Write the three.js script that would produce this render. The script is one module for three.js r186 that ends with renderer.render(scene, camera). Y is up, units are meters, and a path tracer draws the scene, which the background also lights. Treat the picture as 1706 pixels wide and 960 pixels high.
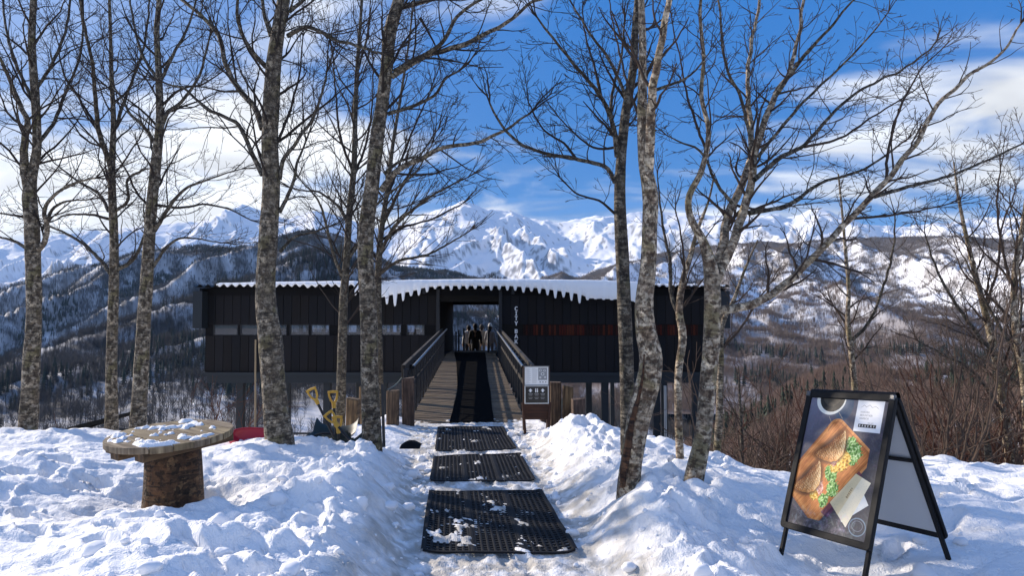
import * as THREE from 'three';
import { mergeGeometries, mergeVertices } from 'three/addons/utils/BufferGeometryUtils.js';
import { MarchingCubes } from 'three/addons/objects/MarchingCubes.js';
import { FontLoader } from 'three/addons/loaders/FontLoader.js';
import { TextGeometry } from 'three/addons/geometries/TextGeometry.js';

// ---------------------------------------------------------------- camera, sky, sun, exposure
const scene = new THREE.Scene();
const FOC = 1138, EYE = 1.55, PITCH = Math.atan(50 / FOC);
const camera = new THREE.PerspectiveCamera(2 * Math.atan(480 / FOC) * 180 / Math.PI, 1706 / 960, 0.1, 40000);
camera.position.set(0, EYE, 0);
camera.rotation.set(PITCH, 0, 0);
scene.add(camera);
const renderer = new THREE.WebGLRenderer({ antialias: true });
renderer.toneMapping = THREE.LinearToneMapping;
renderer.toneMappingExposure = 1.28;
renderer.shadowMap.enabled = true;

const SUN_AZ = -60 * Math.PI / 180, SUN_EL = 25 * Math.PI / 180;      // azimuth from straight ahead, left is negative
const sunDir = new THREE.Vector3(Math.sin(SUN_AZ) * Math.cos(SUN_EL), Math.sin(SUN_EL), -Math.cos(SUN_AZ) * Math.cos(SUN_EL));
const sun = new THREE.DirectionalLight(0xfff1e0, 5.0);
sun.position.copy(sunDir).multiplyScalar(60);
sun.castShadow = true;
sun.shadow.mapSize.set(4096, 4096);
Object.assign(sun.shadow.camera, { left: -30, right: 30, top: 30, bottom: -30, near: 1, far: 200 });
scene.add(sun);

// ---------------------------------------------------------------- random numbers and noise
function rng(seed) { let a = seed >>> 0; return () => { a = (a + 0x6D2B79F5) | 0; let t = Math.imul(a ^ (a >>> 15), 1 | a); t = (t + Math.imul(t ^ (t >>> 7), 61 | t)) ^ t; return ((t ^ (t >>> 14)) >>> 0) / 4294967296; }; }
const PERM = new Uint8Array(512), GR = [];
{ const r = rng(77), p = [...Array(256).keys()]; for (let i = 255; i > 0; i--) { const j = Math.floor(r() * (i + 1)); [p[i], p[j]] = [p[j], p[i]]; } for (let i = 0; i < 512; i++) PERM[i] = p[i & 255]; for (let i = 0; i < 256; i++) { const a = r() * 6.2832; GR.push([Math.cos(a), Math.sin(a)]); } }
function noise(x, y) {                                               // gradient noise, about -0.7 to 0.7
  const xi = Math.floor(x), yi = Math.floor(y), fx = x - xi, fy = y - yi, X = xi & 255, Y = yi & 255;
  const u = fx * fx * fx * (fx * (fx * 6 - 15) + 10), v = fy * fy * fy * (fy * (fy * 6 - 15) + 10);
  const g = (a, b, px, py) => { const q = GR[PERM[a + PERM[b & 255] & 511]]; return q[0] * px + q[1] * py; };
  const n00 = g(X, Y, fx, fy), n10 = g(X + 1, Y, fx - 1, fy), n01 = g(X, Y + 1, fx, fy - 1), n11 = g(X + 1, Y + 1, fx - 1, fy - 1);
  return n00 + u * (n10 - n00) + v * (n01 - n00) + u * v * (n00 - n10 - n01 + n11);
}
const fbm = (x, y, o = 5, g = 0.5, l = 2.03) => { let s = 0, a = 1, f = 1; for (let i = 0; i < o; i++) { s += a * noise(x * f + i * 17.3, y * f - i * 9.1); a *= g; f *= l; } return s; };
const ridged = (x, y, o = 5, g = 0.5) => { let s = 0, a = 1, f = 1, w = 1; for (let i = 0; i < o; i++) { let n = 1 - Math.abs(noise(x * f + i * 31.7, y * f + i * 11.9)) * 1.9; n = Math.max(0, n); n *= n * w; w = Math.min(1, n * 1.6); s += a * n; a *= g; f *= 2.1; } return s; };
const billow = (x, y, o = 3) => { let s = 0, a = 1, f = 1; for (let i = 0; i < o; i++) { s += a * (Math.abs(noise(x * f + i * 5.3, y * f + i * 8.7)) * 2 - 0.5); a *= 0.5; f *= 2.1; } return s; };
const clamp = (x, a = 0, b = 1) => Math.min(b, Math.max(a, x));
const smooth = (a, b, x) => { const t = clamp((x - a) / (b - a)); return t * t * (3 - 2 * t); };
const lerp = (a, b, t) => a + (b - a) * t;
function along(list, x) {                                             // piecewise linear through [x, y] pairs
  if (x <= list[0][0]) return list[0][1];
  for (let i = 1; i < list.length; i++) if (x <= list[i][0]) { const t = (x - list[i - 1][0]) / (list[i][0] - list[i - 1][0]); return lerp(list[i - 1][1], list[i][1], t); }
  return list[list.length - 1][1];
}

// ---------------------------------------------------------------- sky: blue air and fair-weather cloud
{
  const W = 4096, H = 2048, data = new Float32Array(W * H * 4);
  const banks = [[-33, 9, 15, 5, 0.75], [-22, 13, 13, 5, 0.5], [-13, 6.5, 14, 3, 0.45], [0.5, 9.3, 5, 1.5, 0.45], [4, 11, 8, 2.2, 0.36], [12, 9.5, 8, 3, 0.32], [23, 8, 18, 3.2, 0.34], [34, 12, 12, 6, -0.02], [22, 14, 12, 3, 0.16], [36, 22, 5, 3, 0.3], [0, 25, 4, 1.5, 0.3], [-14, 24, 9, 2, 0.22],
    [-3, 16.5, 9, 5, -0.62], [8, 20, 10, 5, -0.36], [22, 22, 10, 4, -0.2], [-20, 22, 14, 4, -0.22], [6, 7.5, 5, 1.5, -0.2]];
  for (const [a, e] of [[70, 12], [100, 16], [135, 10], [165, 14], [-160, 11], [-130, 16], [-100, 12], [-70, 14]]) banks.push([a, e, 17, 5.5, 0.6]);  // unseen cloud banks, thickened to make the light on the snow less blue
  for (let j = 0; j < H; j++) {
    const el = ((j + 0.5) / H - 0.5) * Math.PI, sy = Math.sin(el), cy = Math.cos(el), elD = el * 57.2958;
    for (let i = 0; i < W; i++) {
      const k = (j * W + i) * 4; data[k + 3] = 1;
      if (sy < 0) { data[k] = 0.42; data[k + 1] = 0.5; data[k + 2] = 0.62; continue; }
      const lon = ((i + 0.5) / W - 0.5) * 2 * Math.PI, x = Math.cos(lon) * cy, z = Math.sin(lon) * cy, az = Math.atan2(x, -z) * 57.2958;
      const h = Math.exp(-sy * 7.0);
      let r = lerp(0.015, 0.17, h), g = lerp(0.148, 0.40, h), b = lerp(0.49, 0.75, h);
      const cs = x * sunDir.x + sy * sunDir.y + z * sunDir.z, glow = Math.pow(Math.max(0, cs), 6) * 0.35;
      r += glow; g += glow * 0.95; b += glow * 0.8;
      let bias = 0;
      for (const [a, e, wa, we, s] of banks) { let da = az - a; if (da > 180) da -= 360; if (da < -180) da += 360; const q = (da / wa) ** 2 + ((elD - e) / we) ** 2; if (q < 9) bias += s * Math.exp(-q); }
      const q = 1 / (sy + 0.16), u = x * q, v = z * q;
      const wx = fbm(u * 1.1 + 4, v * 1.1, 3) * 0.55, n = fbm(u * 1.0 + wx + 11, v * 1.9 + wx * 0.7 + 3, 7, 0.54) + 0.5 * noise(u * 0.45 + 2, v * 0.45 + 9);
      let c = smooth(-0.02, 0.85, n + bias + 0.03);
      c = Math.min(0.96, c);
      const puff = 0.84 + 0.35 * fbm(u * 2.2 + 5, v * 3.4 + wx, 4) + 0.5 * glow + 0.12 * clamp(bias, 0, 1);
      r = lerp(r, puff * 0.97, c); g = lerp(g, puff * 0.985, c); b = lerp(b, puff * 1.0, c);
      data[k] = r; data[k + 1] = g; data[k + 2] = b;
    }
  }
  const sky = new THREE.DataTexture(data, W, H, THREE.RGBAFormat, THREE.FloatType);
  sky.mapping = THREE.EquirectangularReflectionMapping; sky.magFilter = THREE.LinearFilter; sky.minFilter = THREE.LinearFilter; sky.needsUpdate = true;
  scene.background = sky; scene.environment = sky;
}
console.log('sky done');

// ---------------------------------------------------------------- helpers
const V = (x, y, z) => new THREE.Vector3(x, y, z);
const CT = Math.cos(PITCH), ST = Math.sin(PITCH);
function P(px, py, d) {                                                // the point d metres ahead that lies behind photo pixel (px, py)
  const a = (px - 853) / FOC, b = -(py - 480) / FOC, y = b * CT + ST, f = CT - b * ST;
  return V(a / f * d, EYE + y / f * d, -d);
}
const taken = {};
function numbered(n) { taken[n] = (taken[n] ?? -1) + 1; return taken[n] ? `${n}_${String(taken[n]).padStart(3, '0')}` : n; }
function tag(o, label, category, group) { o.userData.label = label; o.userData.category = category; if (group) o.userData.group = group; return o; }
function thing(name, label, category, pos = [0, 0, 0], group) { const o = new THREE.Group(); o.name = numbered(name); o.position.set(...pos); tag(o, label, category, group); scene.add(o); return o; }
function mesh(name, geo, mat, parent, kind) { const m = new THREE.Mesh(geo, mat); m.name = parent ? name : numbered(name); m.castShadow = m.receiveShadow = true; if (kind) m.userData.kind = kind; (parent ?? scene).add(m); return m; }
function setting(name, geo, mat) { const m = mesh(name, geo, mat); m.userData.kind = 'structure'; return m; }
const lin = (r, g, b) => new THREE.Color().setRGB(r, g, b);
const dull = (c, roughness = 0.8, s = 0.2) => new THREE.MeshPhysicalMaterial({ color: lin(...c), roughness, metalness: 0, specularIntensity: s });
const std = (c, roughness = 0.8, more = {}) => new THREE.MeshStandardMaterial({ color: lin(...c), roughness, metalness: 0, ...more });

class Geo {
  constructor() { this.p = []; this.n = []; this.u = []; this.i = []; this.c = []; }
  tube(pts, rad, sides, wob) {                                       // a tapered tube; wob(k, a) scales the radius
    const b0 = this.p.length / 3, N = pts.length; let up = null, len = 0;
    for (let k = 0; k < N; k++) {
      const t = new THREE.Vector3().subVectors(pts[Math.min(N - 1, k + 1)], pts[Math.max(0, k - 1)]).normalize();
      if (!up) { up = Math.abs(t.y) < 0.9 ? V(0, 1, 0) : V(1, 0, 0); }
      up.addScaledVector(t, -up.dot(t)).normalize();
      const side = new THREE.Vector3().crossVectors(t, up);
      if (k) len += pts[k].distanceTo(pts[k - 1]);
      for (let s = 0; s <= sides; s++) {
        const a = s / sides * Math.PI * 2, ca = Math.cos(a), sa = Math.sin(a), r = rad[k] * (wob ? wob(len, a) : 1);
        const nx = up.x * ca + side.x * sa, ny = up.y * ca + side.y * sa, nz = up.z * ca + side.z * sa;
        this.p.push(pts[k].x + nx * r, pts[k].y + ny * r, pts[k].z + nz * r); this.n.push(nx, ny, nz); this.u.push(s / sides * Math.max(0.12, Math.round(rad[0] * 6.28 / 0.25) * 0.25), len);
        if (k && s) { const q = b0 + k * (sides + 1) + s; this.i.push(q - sides - 2, q - sides - 1, q - 1, q - 1, q - sides - 1, q); }
      }
    }
    return this;
  }
  box(x0, y0, z0, x1, y1, z1) {
    const f = [[[x0, y0, z1], [x1, y0, z1], [x1, y1, z1], [x0, y1, z1], [0, 0, 1]], [[x1, y0, z0], [x0, y0, z0], [x0, y1, z0], [x1, y1, z0], [0, 0, -1]], [[x1, y0, z1], [x1, y0, z0], [x1, y1, z0], [x1, y1, z1], [1, 0, 0]], [[x0, y0, z0], [x0, y0, z1], [x0, y1, z1], [x0, y1, z0], [-1, 0, 0]], [[x0, y1, z1], [x1, y1, z1], [x1, y1, z0], [x0, y1, z0], [0, 1, 0]], [[x0, y0, z0], [x1, y0, z0], [x1, y0, z1], [x0, y0, z1], [0, -1, 0]]];
    for (const [a, b, c, d, n] of f) { const q = this.p.length / 3; for (const v of [a, b, c, d]) { this.p.push(...v); this.n.push(...n); this.u.push(n[0] ? v[2] : v[0], n[1] ? v[2] : v[1]); } this.i.push(q, q + 1, q + 2, q, q + 2, q + 3); }
    return this;
  }
  geo(smoothNormals) {
    const g = new THREE.BufferGeometry();
    g.setAttribute('position', new THREE.Float32BufferAttribute(this.p, 3));
    g.setAttribute('uv', new THREE.Float32BufferAttribute(this.u, 2));
    if (this.c.length) g.setAttribute('color', new THREE.Float32BufferAttribute(this.c, 3));
    g.setIndex(this.i);
    if (smoothNormals || !this.n.length) g.computeVertexNormals(); else g.setAttribute('normal', new THREE.Float32BufferAttribute(this.n, 3));
    return g;
  }
}
const boxGeo = (x0, y0, z0, x1, y1, z1) => new Geo().box(x0, y0, z0, x1, y1, z1).geo();
function bevBox(w, h, d, b = 0.006) {                                  // a box with chamfered edges, centred
  const s = new THREE.Shape(); const x = w / 2 - b, y = h / 2 - b;
  s.moveTo(-x, -y); s.lineTo(x, -y); s.lineTo(x, y); s.lineTo(-x, y); s.closePath();
  const g = new THREE.ExtrudeGeometry(s, { depth: d - 2 * b, bevelEnabled: true, bevelThickness: b, bevelSize: b, bevelSegments: 1 });
  g.translate(0, 0, -(d - 2 * b) / 2); return g;
}
function grid(nu, nv, f, colour) {                                     // f(u, v) -> [x, y, z, uvx, uvy]; uv in metres
  const g = new Geo();
  for (let j = 0; j <= nv; j++) for (let i = 0; i <= nu; i++) { const q = f(i / nu, j / nv); g.p.push(q[0], q[1], q[2]); g.u.push(q[3] ?? q[0], q[4] ?? q[2]); }
  for (let j = 0; j < nv; j++) for (let i = 0; i < nu; i++) { const a = j * (nu + 1) + i, b = a + 1, c = a + nu + 1, d = c + 1; g.i.push(a, b, c, b, d, c); }
  const r = g.geo(true);
  if (colour) { const p = r.attributes.position, n = r.attributes.normal, c = new Float32Array(p.count * 3); for (let k = 0; k < p.count; k++) { const q = colour(p.getX(k), p.getY(k), p.getZ(k), n.getY(k), n.getX(k), n.getZ(k)); c[k * 3] = q[0]; c[k * 3 + 1] = q[1]; c[k * 3 + 2] = q[2]; } r.setAttribute('color', new THREE.BufferAttribute(c, 3)); }
  return r;
}
function texture(n, f, srgb, m = n) {                                  // f(u, v) -> [r, g, b] 0..1
  const d = new Uint8Array(n * m * 4);
  for (let j = 0; j < m; j++) for (let i = 0; i < n; i++) { const q = f(i / n, j / m), k = (j * n + i) * 4; d[k] = clamp(q[0]) * 255; d[k + 1] = clamp(q[1]) * 255; d[k + 2] = clamp(q[2]) * 255; d[k + 3] = 255; }
  const t = new THREE.DataTexture(d, n, m); t.wrapS = t.wrapT = THREE.RepeatWrapping; t.magFilter = THREE.LinearFilter; t.minFilter = THREE.LinearMipmapLinearFilter; t.generateMipmaps = true; if (srgb) t.colorSpace = THREE.SRGBColorSpace; t.needsUpdate = true; return t;
}
const tile = (f) => (u, v) => { const a = f(u, v), b = f(u - 1, v), c = f(u, v - 1), d = f(u - 1, v - 1), s = smooth(0.7, 1, u), t = smooth(0.7, 1, v); return a.map((_, k) => lerp(lerp(a[k], b[k], s), lerp(c[k], d[k], s), t)); };

// ---------------------------------------------------------------- materials
const snowBump = texture(512, tile((u, v) => { const h = 0.5 + 0.3 * fbm(u * 14, v * 14, 5, 0.62) + 0.12 * billow(u * 40, v * 40, 2); return [h, h, h]; }));
snowBump.repeat.set(1.6, 1.6);
const snowMat = new THREE.MeshStandardMaterial({ color: lin(0.9, 0.9, 0.9), vertexColors: true, roughness: 0.78, bumpMap: snowBump, bumpScale: 0.016 });
const roofSnowMat = new THREE.MeshStandardMaterial({ color: lin(0.86, 0.87, 0.88), roughness: 0.7, bumpMap: snowBump, bumpScale: 0.012 });
function barkMat(base, light, dark, moss, seed, bars = 0.5) {
  const f = tile((u, v) => {
    const o = seed * 13.7, n = fbm(u * 7 + o, v * 13, 5, 0.58), patch = smooth(0.05, 0.22, fbm(u * 5 + o + 40, v * 9, 4)), lich = smooth(0.16, 0.24, fbm(u * 11 + o + 9, v * 15 + 7, 4)), mo = smooth(0.18, 0.42, fbm(u * 3 + o, v * 4 + 77, 4)), bar = smooth(0.2, 0.32, fbm(u * 3.2 + o, v * 48 + 3, 3)), crack = smooth(0.16, 0.3, fbm(u * 16 + o, v * 22 + 50, 4));
    const w = 1 + n * 0.75 + 0.35 * noise(u * 60 + o, v * 30), fleck = smooth(0.22, 0.34, fbm(u * 26 + o, v * 60 + 21, 3));
    return [0, 1, 2].map((k) => { let c = base[k] * w; c = lerp(c, dark[k], patch * 0.5); c = lerp(c, light[k], lich * 0.55); c = lerp(c, dark[k], fleck * 0.55); c = lerp(c, moss[k], mo * 0.55); c = lerp(c, dark[k] * 0.7, bar * bars); return lerp(c, dark[k] * 0.6, crack * 0.6); });
  });
  const b = tile((u, v) => { const o = seed * 13.7, h = 0.5 + 0.35 * fbm(u * 9 + o, v * 16, 5, 0.6) - 0.3 * smooth(0.2, 0.32, fbm(u * 3.2 + o, v * 48 + 3, 3)) - 0.35 * smooth(0.16, 0.3, fbm(u * 16 + o, v * 22 + 50, 4)); return [h, h, h]; });
  return new THREE.MeshStandardMaterial({ map: texture(384, f, true), bumpMap: texture(384, b), bumpScale: 0.014, roughness: 0.92 });
}
const barkGrey = barkMat([0.49, 0.445, 0.375], [0.67, 0.635, 0.57], [0.2, 0.16, 0.12], [0.36, 0.33, 0.2], 1);
const barkPale = barkMat([0.63, 0.57, 0.48], [0.78, 0.74, 0.66], [0.30, 0.22, 0.16], [0.45, 0.4, 0.26], 2, 0.3);
const barkDark = barkMat([0.36, 0.33, 0.28], [0.52, 0.5, 0.45], [0.16, 0.13, 0.1], [0.3, 0.28, 0.17], 3);
const twigMat = dull([0.04, 0.033, 0.029], 0.9), twigWarm = dull([0.062, 0.046, 0.037], 0.9), shrubMat = dull([0.085, 0.042, 0.031], 0.9), shrubGrey = dull([0.09, 0.066, 0.052], 0.9);
function woodMat(a, b, seed, fx = 2, fy = 40) { return new THREE.MeshStandardMaterial({ roughness: 0.85, map: texture(256, tile((u, v) => { const n = fbm(u * fx + seed, v * fy, 5, 0.6), s = fbm(u * 3 + seed * 3, v * 4, 3); const t = clamp(0.5 + n * 0.8 + s * 0.4); return [0, 1, 2].map((k) => lerp(a[k], b[k], t)); }), true) }); }
// ---------------------------------------------------------------- the snowy ground near by
const pathX = (d) => -0.084 - (d - 4.56) * 0.0965;
const EDGE = [[-12, 7.4], [-6, 8.2], [-2.6, 8.0], [-1.9, 10.4], [0.35, 10.5], [0.75, 8.5], [1.2, 7.3], [1.78, 6.5], [2.6, 6.2], [4.4, 6.7], [8, 6.3]];
const mounds = [[0.93, 4.82, 0.3, 0.13], [-2.45, 6.7, 0.3, 0.07], [-1.4, 6.8, 0.28, 0.13], [0.72, 8.0, 0.55, 0.1], [1.6, 5.6, 0.5, 0.05], [-2.4, 5.05, 0.3, -0.06], [-2.3, 4.62, 0.22, 0.1], [-1.1, 5.2, 0.5, 0.08], [4.3, 6.2, 0.9, 0.07], [-1.8, 6.75, 0.55, -0.13], [-1.6, 7.4, 0.6, -0.1], [-3.9, 5.6, 0.9, 0.06], [1.05, 4.6, 0.45, 0.06], [1.85, 3.95, 0.85, -0.27], [-2.5, 5.0, 0.7, -0.27], [-2.35, 4.4, 0.4, 0.06], [-1.75, 3.6, 0.5, 0.09], [0.95, 3.3, 0.35, 0.02], [-2.05, 4.75, 0.14, 0.13], [-2.55, 4.45, 0.25, 0.05]];
const matSpots = [{ d0: 4.56, d1: 6.12, w: 0.97 }, { d0: 6.56, d1: 7.74, w: 0.95 }, { d0: 8.05, d1: 9.75, w: 0.9 }];
function inMat(x, d) { for (const m of matSpots) if (d > m.d0 - 0.03 && d < m.d1 + 0.03 && Math.abs(x - pathX(d)) < m.w / 2 + 0.03) return true; return false; }
const prints = [];
{
  const r = rng(64), step = (x, d, a, n, deep) => { for (let k = 0; k < n; k++) { const s = k % 2 ? 1 : -1; prints.push([x + Math.cos(a) * s * 0.11, d - Math.sin(a) * s * 0.11, a + (r() - 0.5) * 0.3, deep * (0.6 + r() * 0.6)]); x += Math.sin(a) * (0.36 + r() * 0.1); d += Math.cos(a) * (0.36 + r() * 0.1); a += (r() - 0.5) * 0.25; } };
  step(-1.35, 3.3, -1.1, 11, 0.06); step(-2.9, 3.4, -0.3, 9, 0.055); step(-5.2, 5.0, 1.2, 8, 0.06); step(-1.7, 5.9, -1.9, 10, 0.05); step(1.3, 3.0, 0.7, 9, 0.06); step(2.7, 4.9, 1.3, 7, 0.05); step(0.95, 5.3, 0.9, 6, 0.05);
  step(-0.5, 3.3, 0.0, 16, 0.022); step(0.25, 3.6, -0.12, 16, 0.022); step(-0.75, 6.2, -0.1, 9, 0.022); step(0.1, 2.9, -0.1, 5, 0.025); step(-0.2, 9.5, 3.1, 14, 0.02);
}
function groundH(x, z, fine = true) {
  const d = -z, s = x - pathX(d), wig = 0.12 * noise(d * 1.3, s > 0 ? 3.1 : 8.8) + 0.05 * noise(d * 4.1, s > 0 ? 1 : 5);
  const gapL = 0.68 + 0.035 * (d - 4.5) + wig, gapR = 0.68 + 0.02 * (d - 4.5) + wig;
  const out = s > 0 ? s - gapR : -s - gapL;
  const bank = smooth(-0.14, 0.44, out);
  const far = s > 0 ? smooth(8.2, 9.3, d) : smooth(7.2, 8.3, d) * smooth(-3.2, -2.3, x);      // by the footbridge the snow is trodden low
  let h = bank * (s > 0 ? 0.33 : 0.34) * (1 - 0.75 * far) - bank * (s > 0 ? 0.22 * smooth(4.9, 6.2, d) * smooth(1.4, 2.6, x) : 0.17 * smooth(5.6, 7.4, d) * smooth(-2.2, -3.4, x));
  for (const [mx, md, mr, mh] of mounds) { const q = ((x - mx) ** 2 + (d - md) ** 2) / (mr * mr); if (q < 8) h += mh * Math.exp(-q); }
  const e = along(EDGE, x) + 0.25 * noise(x * 0.9, 4.4), over = d - e;
  if (over > -1) { const t = Math.max(0, over); h -= 0.42 * t * t / (t + 0.8) + 0.12 * Math.max(0, t - 3); }
  h += 0.08 * noise(x * 0.85 + 3, d * 0.85) * bank;
  if (!fine) return h;
  const b = bank * (1 - 0.6 * far), soft = smooth(-0.25, 0.15, noise(x * 0.55 + 9, d * 0.7)), rough = 1 - smooth(0.3, 1.2, out) * (0.45 + 0.45 * soft);
  h += b * (0.045 * billow(x * 1.5 + 0.6 * noise(x * 1.3, d * 1.3), d * 2.2 - 0.5 * x, 2) + 0.05 * fbm(x * 1.7 + 7, d * 2.4, 4, 0.55) + rough * (0.017 * billow(x * 5.3 + 5, d * 6.4 + noise(x * 3, d * 3), 3) + 0.014 * billow(x * 14, d * 15, 3)) + 0.05 * Math.max(0, fbm(x * 2.4 - d * 0.8 + 3, d * 3.6 + x * 0.5, 3, 0.6)) * soft);
  const clump = smooth(0.1, 0.4, out) * (1 - smooth(0.6, 1.6, out)) * b;
  h += clump * (0.06 * billow(x * 3.6 + 2, d * 3.6, 2) + 0.035 * billow(x * 7.7 + 2, d * 7.1 + 4, 2));
  if (s < 0) h += b * smooth(-1.6, -3, x) * 0.035 * Math.max(0, noise(x * 0.8 + d * 0.55 + 5, d * 3.0 - x * 0.5)) * 2;
  for (const [px, pd, a, deep] of prints) { const dx = x - px, dd = d - pd; if (dx * dx + dd * dd > 0.09) continue; const u = dx * Math.sin(a) + dd * Math.cos(a), v = dx * Math.cos(a) - dd * Math.sin(a), q = (u / 0.15) ** 2 + (v / (0.055 + 0.012 * Math.sin(u * 14))) ** 2; h -= deep * (1 - smooth(0.55, 1.25, q)) - deep * 0.22 * Math.exp(-((q - 1.7) ** 2) * 2); }
  const tread = 1 - bank;
  const t = 0.022 * fbm(x * 4 + 1, d * 4, 3) + 0.018 * billow(x * 9, d * 9, 3);
  if (inMat(x, d)) {
    const crust = smooth(0.2, 0.7, fbm(x * 3.4 + 21, d * 3.4 + 2, 6, 0.72) + (d < 5.5 ? 0.06 : -0.14) - 0.4 * clamp(s) + (s < -0.12 && d < 5.25 ? 0.12 : 0));
    h += tread * (t * 0.25 + 0.003) + tread * crust * 0.026;
  } else h += tread * t;
  return h;
}
{
  const dirt = (x, z, ny) => {
    const d = -z, s = x - pathX(d), out = s > 0 ? s - 0.74 : -s - 0.76, on = 1 - smooth(-0.15, 0.35, out + 0.15 * noise(x * 3, d * 3));
    const g = fbm(x * 6, d * 6, 5, 0.65), grime = clamp(on * (0.74 + 1.3 * g + 0.5 * noise(x * 30, d * 30)));
    const fleck = Math.max(0, noise(x * 55, d * 55) - 0.42) * 2 * on;
    return [lerp(1, 0.5, grime) - fleck * 0.5, lerp(1, 0.475, grime) - fleck * 0.5, lerp(1.0, 0.43, grime) - fleck * 0.5];
  };
  const nearSnow = grid(640, 405, (u, v) => { const x = -7.2 + u * 14.4, d = 1.2 + Math.pow(v, 1.25) * 10.0; const z = -d, h = groundH(x, z), k = smooth(0.06, 0.28, h) * 0.045; return [x + k * fbm(x * 6, d * 6 + h * 9, 2), h, z + k * fbm(x * 6 + 9, d * 6 - h * 9, 2), x, z]; }, (x, y, z, ny) => dirt(x, z, ny));
  setting('snow_ground', nearSnow, snowMat);
  const wide = grid(150, 150, (u, v) => { const x = -60 + u * 120, d = -40 + v * 110; const inside = smooth(7.3, 6.6, Math.abs(x)) * smooth(1.0, 1.7, d) * smooth(11.3, 10.7, d); let h = groundH(x, -Math.max(-1e3, d), false) - 0.02 - 0.35 * inside; if (d < 1.2) h = 0.2 + 0.12 * noise(x, d); const e = d - along(EDGE, x); if (e > 3) h += 0.5 * fbm(x * 0.3, d * 0.3, 3); return [x, h, -d, x, -d]; }, () => [1, 1, 1]);
  setting('snow_slope', wide, snowMat);
  // loose clods broken off the ploughed banks
  const ico = mergeVertices(new THREE.IcosahedronGeometry(1, 2).deleteAttribute('uv').deleteAttribute('normal')); const ip = ico.attributes.position;
  for (let k = 0; k < ip.count; k++) { const x = ip.getX(k), y = ip.getY(k), z = ip.getZ(k), q = 1 + 0.45 * noise(x * 1.7 + 3, y * 1.7 + z * 1.3); ip.setXYZ(k, x * q, y * q * 0.8, z * q); }
  ico.computeVertexNormals();
  const r = rng(5), list = [];
  while (list.length < 760) {
    const d = 2.8 + r() * 6.5, left = r() < 0.45, q = r(), s = left ? -(0.5 + q * q * 1.9) : 0.46 + q * q * 2.4, x = pathX(d) + s;
    if (d > along(EDGE, x) - 0.1) continue;
    const big = (r() ** 6) * 0.05 + 0.007; if (inMat(x, d)) continue;
    list.push([x, groundH(x, -d) + big * 0.25, -d, big * (0.8 + r() * 0.5), r() * 6.28, r() * 6.28]);
  }
  const clods = new THREE.InstancedMesh(ico, new THREE.MeshStandardMaterial({ color: lin(0.89, 0.89, 0.9), roughness: 0.8 }), list.length), o = new THREE.Object3D();
  list.forEach(([x, y, z, s, a, b], k) => { o.position.set(x, y, z); o.rotation.set(a, b, 0); o.scale.set(s, s * 0.8, s * 1.1); o.updateMatrix(); clods.setMatrixAt(k, o.matrix); });
  clods.name = 'snow_clods'; tag(clods, 'loose lumps of snow scattered along the banks of the path', 'snow'); clods.userData.kind = 'stuff'; clods.castShadow = clods.receiveShadow = true; scene.add(clods);
}
console.log('snow done');

// ---------------------------------------------------------------- far mountains and forested slopes
function layer(name, { x0, x1, nu, nv, crest, dc, db, yb, pow = 1, amp, crestAmp = 0, colour, fx = 1, back = 0.25 }) {
  const h = (px, t) => {
    const tt = Math.min(1, t), D = typeof dc === 'function' ? dc(px) : dc, d = lerp(db, D, t), top = P(px, along(crest, px), D), low = P(px, yb, db);
    let y = lerp(low.y, top.y, Math.pow(tt, pow)); if (t > 1) y -= (t - 1) * Math.abs(top.y - low.y) * 1.2;
    const x = (px - 853) / FOC * d;
    y += amp(x, d, tt, px);
    if (crestAmp) y += crestAmp * smooth(0.7, 1, tt) * fbm(x / (crestAmp * 9), d / (crestAmp * 9) + 5, 4, 0.55);
    return V(x, y, -d);
  };
  const g = grid(nu, nv, (u, v) => { const q = h(lerp(x0, x1, u), v * (1 + back)); return [q.x, q.y, q.z, q.x, q.z]; }, null);
  const p = g.attributes.position, n = g.attributes.normal, c = new Float32Array(p.count * 3);
  for (let k = 0; k < p.count; k++) { const q = colour(p.getX(k), p.getY(k), -p.getZ(k), n.getY(k), n.getX(k)); c.set(q, k * 3); }
  g.setAttribute('color', new THREE.BufferAttribute(c, 3));
  setting(name, g, new THREE.MeshStandardMaterial({ color: 0xffffff, vertexColors: true, roughness: 0.9 }));
  return h;
}
const mixC = (a, b, t) => [lerp(a[0], b[0], t), lerp(a[1], b[1], t), lerp(a[2], b[2], t)];
const SNOW = [0.88, 0.89, 0.92], ROCK = [0.13, 0.13, 0.145], SCRUB = [0.15, 0.125, 0.11], LITTER = [0.16, 0.105, 0.075];
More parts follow.
